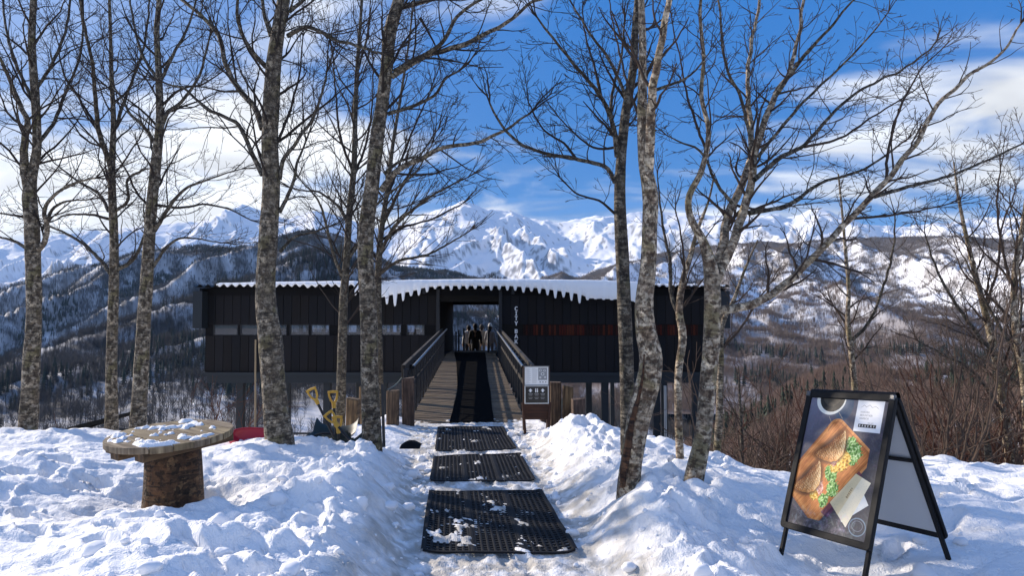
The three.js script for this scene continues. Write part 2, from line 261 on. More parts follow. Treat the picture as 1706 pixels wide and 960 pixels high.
layer('snowy_mountain_range', {
  x0: -420, x1: 2150, nu: 900, nv: 210, dc: (px) => 9000 + 500 * noise(px / 160, 2), db: 4300, yb: 600, pow: 1.15, back: 0.12, crestAmp: 30,
  crest: [[-420, 390], [0, 398], [100, 395], [200, 385], [270, 374], [330, 364], [400, 346], [440, 352], [480, 360], [520, 354], [560, 358], [620, 372], [680, 374], [720, 358], [750, 350], [772, 338], [790, 341], [815, 350], [845, 357], [880, 366], [900, 369], [930, 374], [945, 370], [985, 364], [1020, 357], [1060, 350], [1075, 347], [1120, 352], [1160, 353], [1200, 358], [1260, 362], [1310, 362], [1340, 356], [1365, 350], [1395, 360], [1440, 370], [1500, 374], [1560, 372], [1620, 366], [1706, 358], [2150, 372]],
  amp: (x, d, t) => { const w = Math.sin(Math.PI * clamp(t * 0.96)) ** 0.7, q = 300 * noise(x / 900 + 5, d / 900), s = x + 0.45 * d + q; return w * (230 * (ridged(s / 1250, d / 2600 + 3, 5, 0.5) - 0.75) + 80 * (ridged((x - 0.5 * d) / 560 + q / 500, d / 1100, 4, 0.5) - 0.75) + 14 * (ridged((x + 0.3 * d) / 170, d / 400, 2) - 0.7)) + 12 * fbm(x / 120, d / 120, 3) * clamp(1.02 - t * 0.6); },
  colour: (x, y, d, ny) => { const n = fbm(x / 60, d / 110 + y / 90, 5, 0.66), rock = smooth(0.02, 0.16, (0.66 - ny) * 1.2 + n * 0.62 - 0.13); const low = smooth(620, 250, y + 220 * n); return mixC(mixC(SNOW, ROCK, rock * 0.85), SCRUB, low * smooth(-0.1, 0.25, n) * 0.7); },
});
const slopeB = layer('sunlit_forest_ridge', {
  x0: 800, x1: 2150, nu: 420, nv: 165, dc: (px) => 3600 + 300 * noise(px / 200, 7), db: 620, yb: 690, pow: 1.12, crestAmp: 14,
  crest: [[800, 520], [880, 482], [915, 462], [936, 453], [955, 462], [968, 464], [1030, 438], [1100, 426], [1165, 414], [1230, 407], [1270, 404], [1330, 405], [1400, 398], [1500, 396], [1600, 393], [1706, 402], [2150, 430]],
  amp: (x, d, t, px) => { const w = Math.sin(Math.PI * clamp(t)) ** 0.8, s = x * 0.9 - d * 0.32 + 60 * noise(x / 300, d / 300), k = d / 2400; return w * (95 * k * (ridged(s / 430 + 2.2, d / 3000, 4, 0.45) - 1.1) + 22 * fbm(x / 70, d / 90, 4)); },
  colour: (x, y, d, ny) => { const px = 853 + x / d * FOC, n = fbm(x / 55, d / 70, 5, 0.6), s = x * 0.9 - d * 0.32 + 60 * noise(x / 300, d / 300), st = fbm(s / 60, d / 900, 3); const top = smooth(2850, 3350, d + 300 * n), low = smooth(1500, 1000, d + 380 * n); const bare = clamp(smooth(-0.12, 0.42, n + st * 0.6) * 0.8 + top * 0.95 + low * 0.75); return mixC(SNOW, mixC(SCRUB, LITTER, low * 0.7), bare); },
});
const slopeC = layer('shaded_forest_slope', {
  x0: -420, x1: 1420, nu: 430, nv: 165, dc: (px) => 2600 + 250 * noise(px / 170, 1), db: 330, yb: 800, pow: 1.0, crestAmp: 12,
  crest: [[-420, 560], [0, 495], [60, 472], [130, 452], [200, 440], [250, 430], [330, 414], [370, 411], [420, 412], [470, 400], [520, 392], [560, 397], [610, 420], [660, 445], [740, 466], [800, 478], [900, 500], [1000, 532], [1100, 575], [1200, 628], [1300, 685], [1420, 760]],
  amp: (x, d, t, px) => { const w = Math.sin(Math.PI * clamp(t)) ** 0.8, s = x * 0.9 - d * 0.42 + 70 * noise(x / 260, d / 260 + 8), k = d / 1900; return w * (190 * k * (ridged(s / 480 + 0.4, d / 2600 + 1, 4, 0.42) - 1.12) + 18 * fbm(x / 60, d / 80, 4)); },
  colour: (x, y, d) => { const n = fbm(x / 48 + 9, d / 60, 5, 0.6), s = x * 0.9 - d * 0.42 + 70 * noise(x / 260, d / 260 + 8), st = ridged(s / 480 + 0.4, d / 2600 + 1, 2); const clear = smooth(1.18, 1.32, st) * smooth(-0.1, 0.2, n); return mixC(mixC(SNOW, [0.075, 0.07, 0.07], clamp(0.72 + n * 0.7)), SNOW, clear * 0.75); },  // scrub ground darkened beyond its own tone, holding the slope's shade in colour
});
const slopeD = layer('brown_hillside', {
  x0: 1080, x1: 2250, nu: 260, nv: 130, dc: (px) => 430, db: 34, yb: 1010, pow: 0.86, crestAmp: 3,
  crest: [[1080, 780], [1150, 740], [1200, 712], [1260, 682], [1310, 652], [1360, 626], [1420, 616], [1500, 632], [1600, 628], [1706, 606], [2250, 560]],
  amp: (x, d, t) => Math.sin(Math.PI * clamp(t)) * (9 * (d / 300) * fbm(x / 42, d / 50, 3)),
  colour: (x, y, d) => { const n = fbm(x / 13 + 4, d / 15, 4, 0.6), m = fbm(x / 60, d / 60 + 3, 3); return mixC(mixC(LITTER, SCRUB, clamp(0.5 + n)), SNOW, smooth(0.2, 0.32, m * 0.15 + n * 0.85) * 0.85); },
});
setting('valley_floor', new THREE.CircleGeometry(16000, 64).rotateX(-Math.PI / 2).translate(0, -900, 0), std([0.5, 0.5, 0.53], 0.95));

// woods on the slopes, far too many to count
function spikes(n, hgt, spread, w, seed) {                             // a small leafless tree seen from far away
  const r = rng(seed), g = new Geo();
  g.tube([V(0, -1, 0), V(0.1, hgt * 0.5, 0), V(0, hgt, 0.1)], [w * 1.4, w, 0.02], 3);
  for (let k = 0; k < n; k++) { const a = r() * 6.28, b = hgt * (0.22 + r() * 0.5), q = spread * (0.4 + r() * 0.6); g.tube([V(0, b, 0), V(Math.cos(a) * q * 0.6, b + hgt * 0.16, Math.sin(a) * q * 0.6), V(Math.cos(a) * q, b + hgt * (0.22 + r() * 0.22), Math.sin(a) * q)], [w * 0.7, w * 0.55, 0.02], 3); }
  return g.geo();
}
function firGeo(hgt, rad, seed, tiers = 7) {
  const r = rng(seed), g = new Geo();
  g.tube([V(0, -1, 0), V(0, hgt * 0.95, 0)], [0.18, 0.05], 5);
  for (let k = 0; k < tiers; k++) { const y = hgt * (0.1 + 0.84 * k / tiers), R = rad * (1 - k / tiers * 0.9), m = 9; for (let s = 0; s < m; s++) { const a = (s + r() * 0.6) / m * 6.28, q = R * (0.75 + r() * 0.4), c = Math.cos(a), z = Math.sin(a), b = g.p.length / 3, w = R * 0.3; g.p.push(0, y + hgt * 0.11, 0, c * q * 0.6 - z * w, y + hgt * 0.01, z * q * 0.6 + c * w, c * q, y - hgt * 0.05, z * q, c * q * 0.6 + z * w, y + hgt * 0.01, z * q * 0.6 - c * w); g.n.push(0, 1, 0, c, 0.5, z, c, 0.5, z, c, 0.5, z); g.u.push(0, 0, 0, 0, 0, 0, 0, 0); g.i.push(b, b + 1, b + 2, b, b + 2, b + 3); } }
  return g.geo(true);
}
function wood(name, label, slope, geo, mat, count, seed, place, tint) {
  const r = rng(seed), o = new THREE.Object3D(), im = new THREE.InstancedMesh(geo, mat, count), c = new THREE.Color(); let k = 0, guard = 0;
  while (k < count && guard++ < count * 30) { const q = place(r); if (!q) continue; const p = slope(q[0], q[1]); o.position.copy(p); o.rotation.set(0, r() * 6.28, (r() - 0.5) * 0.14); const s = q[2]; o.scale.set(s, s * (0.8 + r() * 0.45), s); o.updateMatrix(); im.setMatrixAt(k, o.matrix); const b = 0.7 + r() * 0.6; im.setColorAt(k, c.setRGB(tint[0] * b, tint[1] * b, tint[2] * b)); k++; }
  im.count = k; im.name = name; im.castShadow = im.receiveShadow = true; tag(im, label, 'wood'); im.userData.kind = 'stuff'; scene.add(im);
}
const white = std([1, 1, 1], 0.9), farTree = spikes(6, 11, 3.2, 0.28, 3), midTree = spikes(16, 9, 3.0, 0.09, 4), fir = firGeo(13, 2.7, 8);
const near = (r) => Math.sqrt(0.01 + r() * 0.99);
wood('bare_wood_shaded_slope', 'dense leafless wood covering the blue shaded mountain slope on the left', slopeC, farTree, white, 120000, 21, (r) => { const px = -300 + r() * 1650, t = 0.3 + 0.7 * near(r), d = lerp(330, 2600, t), x = (px - 853) / FOC * d; if (fbm(x / 48 + 9, d / 60, 3) + r() * 0.5 < 0.12) return null; return [px, t * 0.995, 0.8 + r() * 0.5]; }, [0.055, 0.052, 0.055]);  // tint darker than the other woods, with the slope's shade put into it
wood('bare_wood_valley_side', 'leafless trees on the lower shaded valley side under the restaurant and behind the left trunks', slopeC, midTree, white, 60000, 31, (r) => { const px = -260 + r() * 1560, t = Math.sqrt(r()) * 0.42, d = lerp(330, 2600, t), x = (px - 853) / FOC * d; if (fbm(x / 48 + 9, d / 60, 3) + r() * 0.6 < 0.1) return null; return [px, t, 0.9 + r() * 0.6]; }, [0.05, 0.048, 0.05]);  // the shade of the slope is put into this tree tint as well
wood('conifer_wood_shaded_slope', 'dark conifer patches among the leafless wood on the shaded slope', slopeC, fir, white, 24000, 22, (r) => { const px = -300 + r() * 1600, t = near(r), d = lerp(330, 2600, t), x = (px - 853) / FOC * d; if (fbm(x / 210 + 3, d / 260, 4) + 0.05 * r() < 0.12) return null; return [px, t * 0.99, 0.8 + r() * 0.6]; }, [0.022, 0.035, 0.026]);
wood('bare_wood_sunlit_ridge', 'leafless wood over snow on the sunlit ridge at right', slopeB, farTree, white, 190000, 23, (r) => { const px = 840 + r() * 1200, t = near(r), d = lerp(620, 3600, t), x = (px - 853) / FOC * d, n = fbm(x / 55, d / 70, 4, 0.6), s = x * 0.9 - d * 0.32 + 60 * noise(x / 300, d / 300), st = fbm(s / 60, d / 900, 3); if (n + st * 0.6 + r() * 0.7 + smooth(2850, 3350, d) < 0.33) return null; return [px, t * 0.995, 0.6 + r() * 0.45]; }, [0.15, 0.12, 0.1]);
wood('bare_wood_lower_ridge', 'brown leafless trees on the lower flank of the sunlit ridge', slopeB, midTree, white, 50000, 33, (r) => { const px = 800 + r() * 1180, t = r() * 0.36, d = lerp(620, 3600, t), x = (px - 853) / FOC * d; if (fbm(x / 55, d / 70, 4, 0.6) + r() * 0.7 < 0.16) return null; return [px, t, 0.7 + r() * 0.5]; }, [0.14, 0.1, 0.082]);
wood('conifer_wood_sunlit_ridge', 'dark conifer patches low on the sunlit ridge', slopeB, fir, white, 450, 24, (r) => { const px = 1150 + r() * 800, t = 0.01 + r() * 0.13, d = lerp(620, 3600, t), x = (px - 853) / FOC * d; if (fbm(x / 130 + 5, d / 170 + 2, 4) < 0.2) return null; return [px, t, 0.8 + r() * 0.6]; }, [0.026, 0.036, 0.026]);
wood('bare_wood_brown_hillside', 'reddish leafless wood on the brown hillside behind the sign', slopeD, midTree, white, 27000, 25, (r) => { const px = 1100 + r() * 1000, t = near(r), d = lerp(34, 430, t), x = (px - 853) / FOC * d, m = fbm(x / 60, d / 60 + 3, 3); const n = fbm(x / 13 + 4, d / 15, 4, 0.6); if (n + r() * 0.5 > 0.42) return null; return [px, t * 0.985, 0.28 + r() * 0.4]; }, [0.15, 0.1, 0.08]);
wood('conifer_wood_brown_hillside', 'small dark conifers scattered on the brown hillside', slopeD, fir, white, 520, 26, (r) => { const px = 1180 + r() * 800, t = 0.3 + r() * 0.66, d = lerp(34, 430, t), x = (px - 853) / FOC * d; if (fbm(x / 45 + 8, d / 45, 3) < 0.1) return null; return [px, t, 0.4 + r() * 0.35]; }, [0.03, 0.042, 0.026]);
scene.fog = new THREE.FogExp2(new THREE.Color().setRGB(0.42, 0.66, 1.0), 0.000028);
console.log('slopes done');
// ---------------------------------------------------------------- the long dark building on stilts
const BD = 24, BX = (px) => (px - 853) / FOC * BD, BY = (py) => P(853, py, BD).y;
const panelMats = [[0.0105, 0.0105, 0.0125], [0.013, 0.0125, 0.014], [0.009, 0.0095, 0.0115], [0.011, 0.010, 0.0105]].map((c) => dull(c, 0.65, 0.25));
const steel = dull([0.02, 0.025, 0.03], 0.55, 0.4), darkSteel = std([0.014, 0.015, 0.018], 0.5, { metalness: 0.3 }), blackMat = dull([0.008, 0.008, 0.009], 0.8), interiorMat = dull([0.014, 0.013, 0.012], 0.9);
const glassMat = new THREE.MeshPhysicalMaterial({ color: lin(0.95, 0.97, 1), roughness: 0.02, transmission: 1, thickness: 0, ior: 1.5 });
const plankTones = [0, 1, 2, 3].map((k) => woodMat([0.30 - 0.03 * k, 0.25 - 0.025 * k, 0.19 - 0.02 * k], [0.50 - 0.04 * k, 0.43 - 0.04 * k, 0.33 - 0.03 * k], 3 + k * 7));
const stakeTones = [0, 1, 2].map((k) => woodMat([0.24 - 0.02 * k, 0.18 - 0.015 * k, 0.12], [0.52 - 0.04 * k, 0.42 - 0.035 * k, 0.29], 31 + k * 5, 30, 3));
const FLOOR = 0.30, DECKZ = -BD, rampC = (d) => lerp(-0.667, -1.43, (d - 10.4) / 13.6);
const doorL = BX(733), doorR = BX(831);
{
  const b = thing('restaurant_building', 'long low black clad restaurant raised on steel columns beyond the footbridge', 'building', [0, 0, -BD]);
  const x0 = BX(333), x1 = BX(1208), lx0 = BX(344), lx1 = BX(1196), yTop = BY(476), yHead = BY(541), ySill = BY(559), yBase = BY(620), yBeam = BY(638), D = 5.6, doorTop = BY(503);
  const wall = (n, ...a) => mesh(n, boxGeo(...a), interiorMat, b);
  // front and back walls with a strip of window, an open passage between the two rooms
  for (const [zf, zb, front] of [[0, -0.16, true], [-D + 0.16, -D, false]]) {
    for (const [xa, xb, side] of [[lx0, doorL, 0], [doorR, lx1, 1]]) {
      wall('wall', xa, yHead, zb, xb, yTop - 0.1, zf); wall('wall', xa, yBase, zb, xb, ySill, zf);
      if (!front || side === 0) continue;
      wall('wall', xa, ySill, zb, xb, yHead, zf);
    }
    wall('lintel', doorL, doorTop, zb, doorR, yTop - 0.1, zf);
  }
  wall('wall', lx0, yBase, -D + 0.16, lx0 + 0.15, yTop - 0.1, -0.16); wall('wall', lx1 - 0.15, yBase, -D + 0.16, lx1, yTop - 0.1, -0.16);
  wall('passage_wall', doorL - 0.12, yBase, -D + 0.16, doorL, yTop - 0.1, -0.16); wall('passage_wall', doorR, yBase, -D + 0.16, doorR + 0.12, yTop - 0.1, -0.16);
  mesh('floor', boxGeo(lx0, yBase - 0.1, -D, doorL, yBase + 0.02, 0), interiorMat, b); mesh('floor', boxGeo(doorR, yBase - 0.1, -D, lx1, yBase + 0.02, 0), interiorMat, b);
  // cladding: single vertical boards
  const r = rng(91), hUp = BY(492) - yHead, hLo = ySill - yBase, up = bevBox(0.285, hUp, 0.03), lo = bevBox(0.285, hLo, 0.03);
  const clad = (xa, xb) => { const n = Math.round((xb - xa) / 0.296), w = (xb - xa) / n; for (let k = 0; k < n; k++) { const x = xa + (k + 0.5) * w; for (const [g, y, h] of [[up, yHead, hUp], [lo, yBase, hLo]]) { const m = mesh('cladding_board', g, panelMats[Math.floor(r() * 4)], b); m.position.set(x, y + h / 2, 0.018 + r() * 0.006); m.scale.x = w / 0.296; } } };
  clad(lx0 + 0.05, doorL - 0.12); clad(doorR + 0.12, lx1 - 0.05);
  for (const x of [doorL - 0.06, doorR + 0.06]) mesh('door_jamb', bevBox(0.12, yTop - 0.12 - FLOOR, 0.2).translate(x, (yTop - 0.12 + FLOOR) / 2, 0.0), darkSteel, b);
  // ribbon window of the room on the one side
  const panes = [[357, 398], [402, 433], [437, 479], [484, 516], [519, 550], [577, 604], [609, 632], [636, 669], [678, 708]];
  let last = lx0;
  const pier = (xa, xb) => { if (xb - xa > 0.01) for (const z of [0, -D + 0.14]) mesh('window_pier', boxGeo(xa, ySill + 0.002, z - 0.12, xb, yHead - 0.002, z - 0.004), blackMat, b); };
  for (const [a, c] of panes) {
    const xa = BX(a), xb = BX(c); pier(last, xa); last = xb;
    const f = new Geo(), t = 0.03; f.box(xa, ySill + 0.004, -0.06, xb, ySill + t, 0.012).box(xa, yHead - t, -0.06, xb, yHead - 0.004, 0.012).box(xa, ySill + t, -0.06, xa + t, yHead - t, 0.012).box(xb - t, ySill + t, -0.06, xb, yHead - t, 0.012);
    const fr = mesh('window_frame', f.geo(), darkSteel, b);
    mesh('pane', boxGeo(xa + t, ySill + t, -0.03, xb - t, yHead - t, -0.024), glassMat, fr);
  }
  pier(last, doorL - 0.12);
  for (const [a, c] of panes) mesh('back_pane', boxGeo(BX(a), ySill + 0.01, -D + 0.07, BX(c), yHead - 0.01, -D + 0.076), glassMat, b);
  { const xs = [[395, 405], [432, 440], [478, 486], [515, 521], [549, 579], [603, 611], [631, 638], [668, 680]]; for (const [a, c] of xs) mesh('back_mullion', boxGeo(BX(a) - 0.3, ySill + 0.003, -D + 0.02, BX(c) - 0.3, yHead - 0.003, -D + 0.06), blackMat, b); }
  // dark red slatted strip of the other room
  const slatMats = [[0.05, 0.010, 0.007], [0.03, 0.009, 0.007], [0.065, 0.017, 0.009], [0.016, 0.008, 0.007]].map((c) => dull(c, 0.6)), sg = bevBox(0.075, yHead - ySill - 0.02, 0.03, 0.004);
  for (const [a, c] of [[871, 1031], [1085, 1163]]) for (let x = BX(a) + 0.045; x < BX(c); x += 0.09) { const m = mesh('red_slat', sg, slatMats[Math.floor(r() * 4)], b); m.position.set(x, (yHead + ySill) / 2, 0.016 + r() * 0.006); }
  // eave box at each end, long edge beams below
  for (const [xa, xb] of [[x0, BX(348)], [BX(1194), x1]]) mesh('end_cheek', boxGeo(xa, BY(547), -D - 0.3, xb, BY(486), 0.5), steel, b);
  mesh('edge_beam', boxGeo(BX(343), BY(627), -0.4, BX(1197), yBase - 0.003, 0.1), steel, b);
  mesh('edge_beam', boxGeo(BX(349), yBeam, -0.3, BX(1166), BY(627) - 0.003, 0.05), steel, b);
  mesh('edge_beam', boxGeo(BX(349), yBeam, -D, BX(1166), yBase - 0.12, -D + 0.3), steel, b);
  for (const px of [400, 545, 640, 1008, 1094, 1160]) for (const z of [-0.25, -D + 0.3]) { const c = mesh('column', bevBox(0.24, 9, 0.24, 0.01).translate(BX(px), yBeam - 4.5, z), steel, b); if (px === 1094 && z > -1) mesh('drain_pipe', new THREE.CylinderGeometry(0.05, 0.05, 8.6, 12).translate(BX(1106), yBeam - 4.4, 0.02), std([0.3, 0.32, 0.34], 0.4, { metalness: 0.6 }), c); }
  // corrugated roof
  const roofY = (x) => yTop - 0.03 + 0.045 * Math.cos((x - BX(735)) / 0.274 * Math.PI * 2);
  const rg = new Geo(), nx = 680; for (const dy of [0, -0.012]) { const q0 = rg.p.length / 3; for (let j = 0; j < 2; j++) for (let i = 0; i <= nx; i++) { const x = lerp(x0, x1, i / nx); rg.p.push(x, roofY(x) + dy + j * 0.12, j ? -D - 0.5 : 0.55); rg.u.push(x, j); } for (let i = 0; i < nx; i++) { const a = q0 + i, c = q0 + nx + 1 + i; rg.i.push(a, a + 1, c, a + 1, c + 1, c); } }
  mesh('corrugated_roof', rg.geo(true), darkSteel, b);
  mesh('roof_frame', boxGeo(x0 + 0.02, BY(492) - 0.02, -D - 0.4, x1 - 0.02, yTop - 0.095, 0.06), blackMat, b);
  for (const x of [doorL - 0.5, doorR + 0.5]) mesh('canopy_bracket', boxGeo(x - 0.05, yTop - 0.3, 0.06, x + 0.05, yTop - 0.1, 0.48), darkSteel, b);
  // house name, letters stacked down the wall beside the door
  const font = await new FontLoader().loadAsync('fonts/droid/droid_sans_bold.typeface.json'), letterMat = std([0.75, 0.75, 0.74], 0.6);
  const sign = new THREE.Group(); sign.name = 'wall_lettering'; sign.userData.label = 'white capital letters reading CITY BAK down the wall'; b.add(sign);
  [['C', 514.5], ['I', 522.5], ['T', 530.5], ['Y', 539], ['B', 552], ['A', 560.5], ['K', 569]].forEach(([ch, py]) => { const g = new TextGeometry(ch, { font, size: 0.145, depth: 0.015, curveSegments: 4 }); g.computeBoundingBox(); const c = g.boundingBox.getCenter(V(0, 0, 0)); g.translate(-c.x, -c.y, 0); mesh('letter', g, letterMat, sign).position.set(BX(860), BY(py), 0.045); });
  // snow on the roof, creeping over the eave in tongues between the corrugations
  const tip = [[600, 500], [634, 512], [658, 518], [672, 513], [695, 503], [715, 492], [735, 487], [850, 487.5], [870, 491], [910, 497], [935, 505], [965, 509], [985, 501], [1030, 502], [1062, 507]];
  const arch = [[600, 486], [640, 497], [660, 492], [690, 487], [715, 480], [740, 478], [850, 478.5], [900, 482], [935, 487], [965, 492], [977, 498], [1030, 500], [1062, 505]];
  const snowStrip = (name, label, pa, pb, topPy, front, lower, nx2) => {
    const zf = 0.62, g = new Geo(), m = 11;
    for (let i = 0; i <= nx2; i++) {
      const px = lerp(pa, pb, i / nx2), x = BX(px), end = smooth(0, 0.012, Math.min(i, nx2 - i) / nx2), yt = lerp(yTop, BY(topPy(px)), 0.35 + 0.65 * end) + 0.02 * noise(x * 1.3, 2), yb = lower(px, x), f = front + 0.04 * noise(x * 2, 7) + 0.02 * noise(x * 7, 3);
      const sec = [[-D * 0.96, yTop + 0.02], [-D * 0.9, yt + 0.1], [-2, yt + 0.04], [zf + f - 0.3, yt], [zf + f - 0.12, yt - 0.02], [zf + f - 0.03, yt - 0.07], [zf + f, lerp(yt, yb, 0.45)], [zf + f - 0.015, lerp(yt, yb, 0.8)], [zf + f - 0.03, yb], [zf + f - 0.1, yb + 0.03], [zf - 0.12, Math.max(yb + 0.05, roofY(x) + 0.005)]];
      for (const [z, y] of sec) { g.p.push(x, y, z); g.u.push(x, z + y); }
    }
    for (let i = 0; i < nx2; i++) for (let k = 0; k < m - 1; k++) { const a = i * m + k, c = a + m; g.i.push(a, a + 1, c, c, a + 1, c + 1); }
    const s = mesh(name, g.geo(true), roofSnowMat); s.position.z = -BD; tag(s, label, 'snow'); return s;
  };
  const ph = (x) => ((x - BX(735)) / 0.274) * Math.PI * 2;
  snowStrip('roof_snow', 'thick snow slab with hanging tongues over the entrance eave', 598, 1066, (px) => along([[598, 470], [700, 467], [780, 466], [880, 466], [1000, 468], [1066, 472]], px), 0.05, (px, x) => { const q = smooth(0.42, 0.96, 0.5 - 0.5 * Math.cos(ph(x) + 0.5 * noise(x * 3, 1))), k = 0.66 + 0.6 * noise(Math.floor(ph(x) / 6.2832) * 1.7, 3.3); return lerp(BY(along(arch, px)), BY(along(tip, px)), clamp(q * k)) + 0.012 * noise(x * 9, 5); }, 900);
  snowStrip('roof_snow', 'thin ragged strip of snow on the end of the roof nearest the leftmost trees', 372, 598, (px) => along([[372, 472], [600, 468.5]], px), -0.02, (px, x) => roofY(x) + 0.005 - 0.12 * Math.max(0, noise(x * 1.8, 1)) , 300);
  snowStrip('roof_snow', 'thin strip of snow on the roof end behind the forked tree', 1066, 1200, (px) => along([[1066, 473], [1200, 475]], px), -0.02, (px, x) => roofY(x) + 0.01 - 0.05 * Math.max(0, noise(x * 1.8, 4)), 200);
}
// ---------------------------------------------------------------- footbridge, its railings and black strip
const bridgeY = (d) => lerp(0.0, FLOOR, clamp((d - 10.4) / 13.6));
{
  const b = thing('footbridge', 'long wooden plank footbridge with railings leading up to the restaurant door', 'bridge', [rampC(10.4), 0, -10.4]);
  const ox = rampC(10.4), r = rng(12), pg = [0, 1, 2].map((k) => bevBox(1.72, 0.035, 0.138, 0.005));
  for (let d = 10.3; d < 26.4; d += 0.15) { const m = mesh('plank', pg[0], plankTones[Math.floor(r() * 4)], b); m.position.set(rampC(Math.min(d, 24)) - ox + (r() - 0.5) * 0.02, bridgeY(d) - 0.018 + (r() - 0.5) * 0.005, 10.4 - d); m.rotation.y = 0.056 + (r() - 0.5) * 0.008; }
  const bar = (name, da, db, off, ya, yb, w, h, mat, parent = b) => { const g = new Geo(), A = V(rampC(da) + off - ox, bridgeY(da) + ya, 10.4 - da), B = V(rampC(db) + off - ox, bridgeY(db) + yb, 10.4 - db), L = A.distanceTo(B); const bx = bevBox(w, h, L, 0.006); const m = mesh(name, bx, mat, parent); m.position.copy(A).add(B).multiplyScalar(0.5); m.lookAt(b.localToWorld(B.clone()).add(parent === b ? V(0, 0, 0) : V(0, 0, 0))); return m; };
  b.updateMatrixWorld(true);
  const railWood = woodMat([0.1, 0.08, 0.06], [0.2, 0.17, 0.13], 44), tubeMat = std([0.2, 0.21, 0.22], 0.35, { metalness: 0.7 });
  for (const s of [-1, 1]) {
    bar('stringer', 10.3, 26.2, s * 0.8, -0.17, -0.17, 0.12, 0.24, railWood);
    bar('rail_plank', 10.6, 23.6, s * 1.0, 0.72, 0.80, 0.05, 0.2, railWood);
    bar('mid_rail', 10.6, 23.8, s * 0.95, 0.42, 0.42, 0.04, 0.07, railWood);
    for (let d = 10.6; d < 23.9; d += 0.82) { const h = 0.9, p = mesh('rail_post', bevBox(0.075, h, 0.075), darkSteel, b); p.position.set(rampC(d) - ox + s * 0.96, bridgeY(d) + h / 2 - 0.14, 10.4 - d); }
    for (let d = 10.8; d < 23.8; d += 0.205) { const p = mesh('picket', pg[3] ?? (pg[3] = bevBox(0.022, 0.66, 0.03, 0.003)), darkSteel, b); p.position.set(rampC(d) - ox + s * 0.95, bridgeY(d) + 0.36, 10.4 - d); }
    const pts = []; for (let d = 10.5; d <= 23.8; d += 1.0) pts.push(V(rampC(d) - ox + s * 0.84, bridgeY(d) + 0.80 + 0.006 * (d - 10.5), 10.4 - d));
    mesh('handrail', new Geo().tube(pts, pts.map(() => 0.024), 10).geo(), tubeMat, b);
  }
  for (let d = 12; d < 24; d += 3.6) for (const s of [-1, 1]) mesh('pile', bevBox(0.2, 9, 0.2).translate(rampC(d) - ox + s * 0.78, bridgeY(d) - 4.8, 10.4 - d), railWood, b);
  // the passage floor and terrace behind
  const t = thing('terrace', 'dark plank terrace and railing seen through the open passage', 'terrace', [0, 0, -26.4]);
  mesh('deck', boxGeo(doorL - 0.05, FLOOR - 0.1, -0.2, doorR + 0.05, FLOOR - 0.045, 2.3), blackMat, t);
  for (let k = 0; k < 4; k++) mesh('step', boxGeo(doorL, FLOOR - 0.1 - (k + 1) * 0.17, -0.2 - (k + 1) * 0.3, doorR, FLOOR - 0.06 - (k + 1) * 0.17, -0.2 - k * 0.3), blackMat, t);
  mesh('deck', boxGeo(-8, -0.56, -9, 6, -0.44, -1.2), plankTones[3], t);
  for (let x = -7; x <= 5; x += 1.0) mesh('rail_post', boxGeo(x, -0.439, -8.85, x + 0.05, 0.6, -8.8), darkSteel, t);
  mesh('top_rail', boxGeo(-7.5, 0.6, -8.87, 5.5, 0.64, -8.78), darkSteel, t);
  for (const x of [-7, -3, 1, 5]) mesh('column', boxGeo(x, -12, -8.7, x + 0.2, -0.561, -8.5), steel, t);
  for (const [x, z, h] of [[BX(757), 1.6, 0.8], [BX(757) + 0.02, 0.6, 0.85], [BX(765), -0.05, 0.9], [BX(812), 1.5, 0.85], [BX(811), 0.5, 0.85]]) mesh('gate_post', bevBox(0.06, h, 0.06).translate(x, FLOOR - 0.045 + h / 2, z), darkSteel, t);
  // near-black strip with a wavy outline along the planks
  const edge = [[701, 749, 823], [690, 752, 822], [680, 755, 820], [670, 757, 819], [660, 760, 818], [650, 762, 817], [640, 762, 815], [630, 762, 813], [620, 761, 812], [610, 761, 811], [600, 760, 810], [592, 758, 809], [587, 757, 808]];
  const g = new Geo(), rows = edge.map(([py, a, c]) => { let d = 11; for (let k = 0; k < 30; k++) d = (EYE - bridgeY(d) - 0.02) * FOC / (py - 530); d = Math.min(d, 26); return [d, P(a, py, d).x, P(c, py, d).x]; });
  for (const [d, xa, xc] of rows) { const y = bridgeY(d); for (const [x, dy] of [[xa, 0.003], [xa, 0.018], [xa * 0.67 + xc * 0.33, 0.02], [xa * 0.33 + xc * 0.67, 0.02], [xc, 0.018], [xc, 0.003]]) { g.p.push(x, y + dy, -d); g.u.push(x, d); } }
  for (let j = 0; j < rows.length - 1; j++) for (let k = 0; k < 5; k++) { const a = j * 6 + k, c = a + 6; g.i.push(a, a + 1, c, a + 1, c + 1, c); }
  tag(mesh('black_strip', g.geo(true), dull([0.004, 0.004, 0.0045], 1, 0.05)), 'long plain black strip down the middle of the footbridge', 'mat');
}
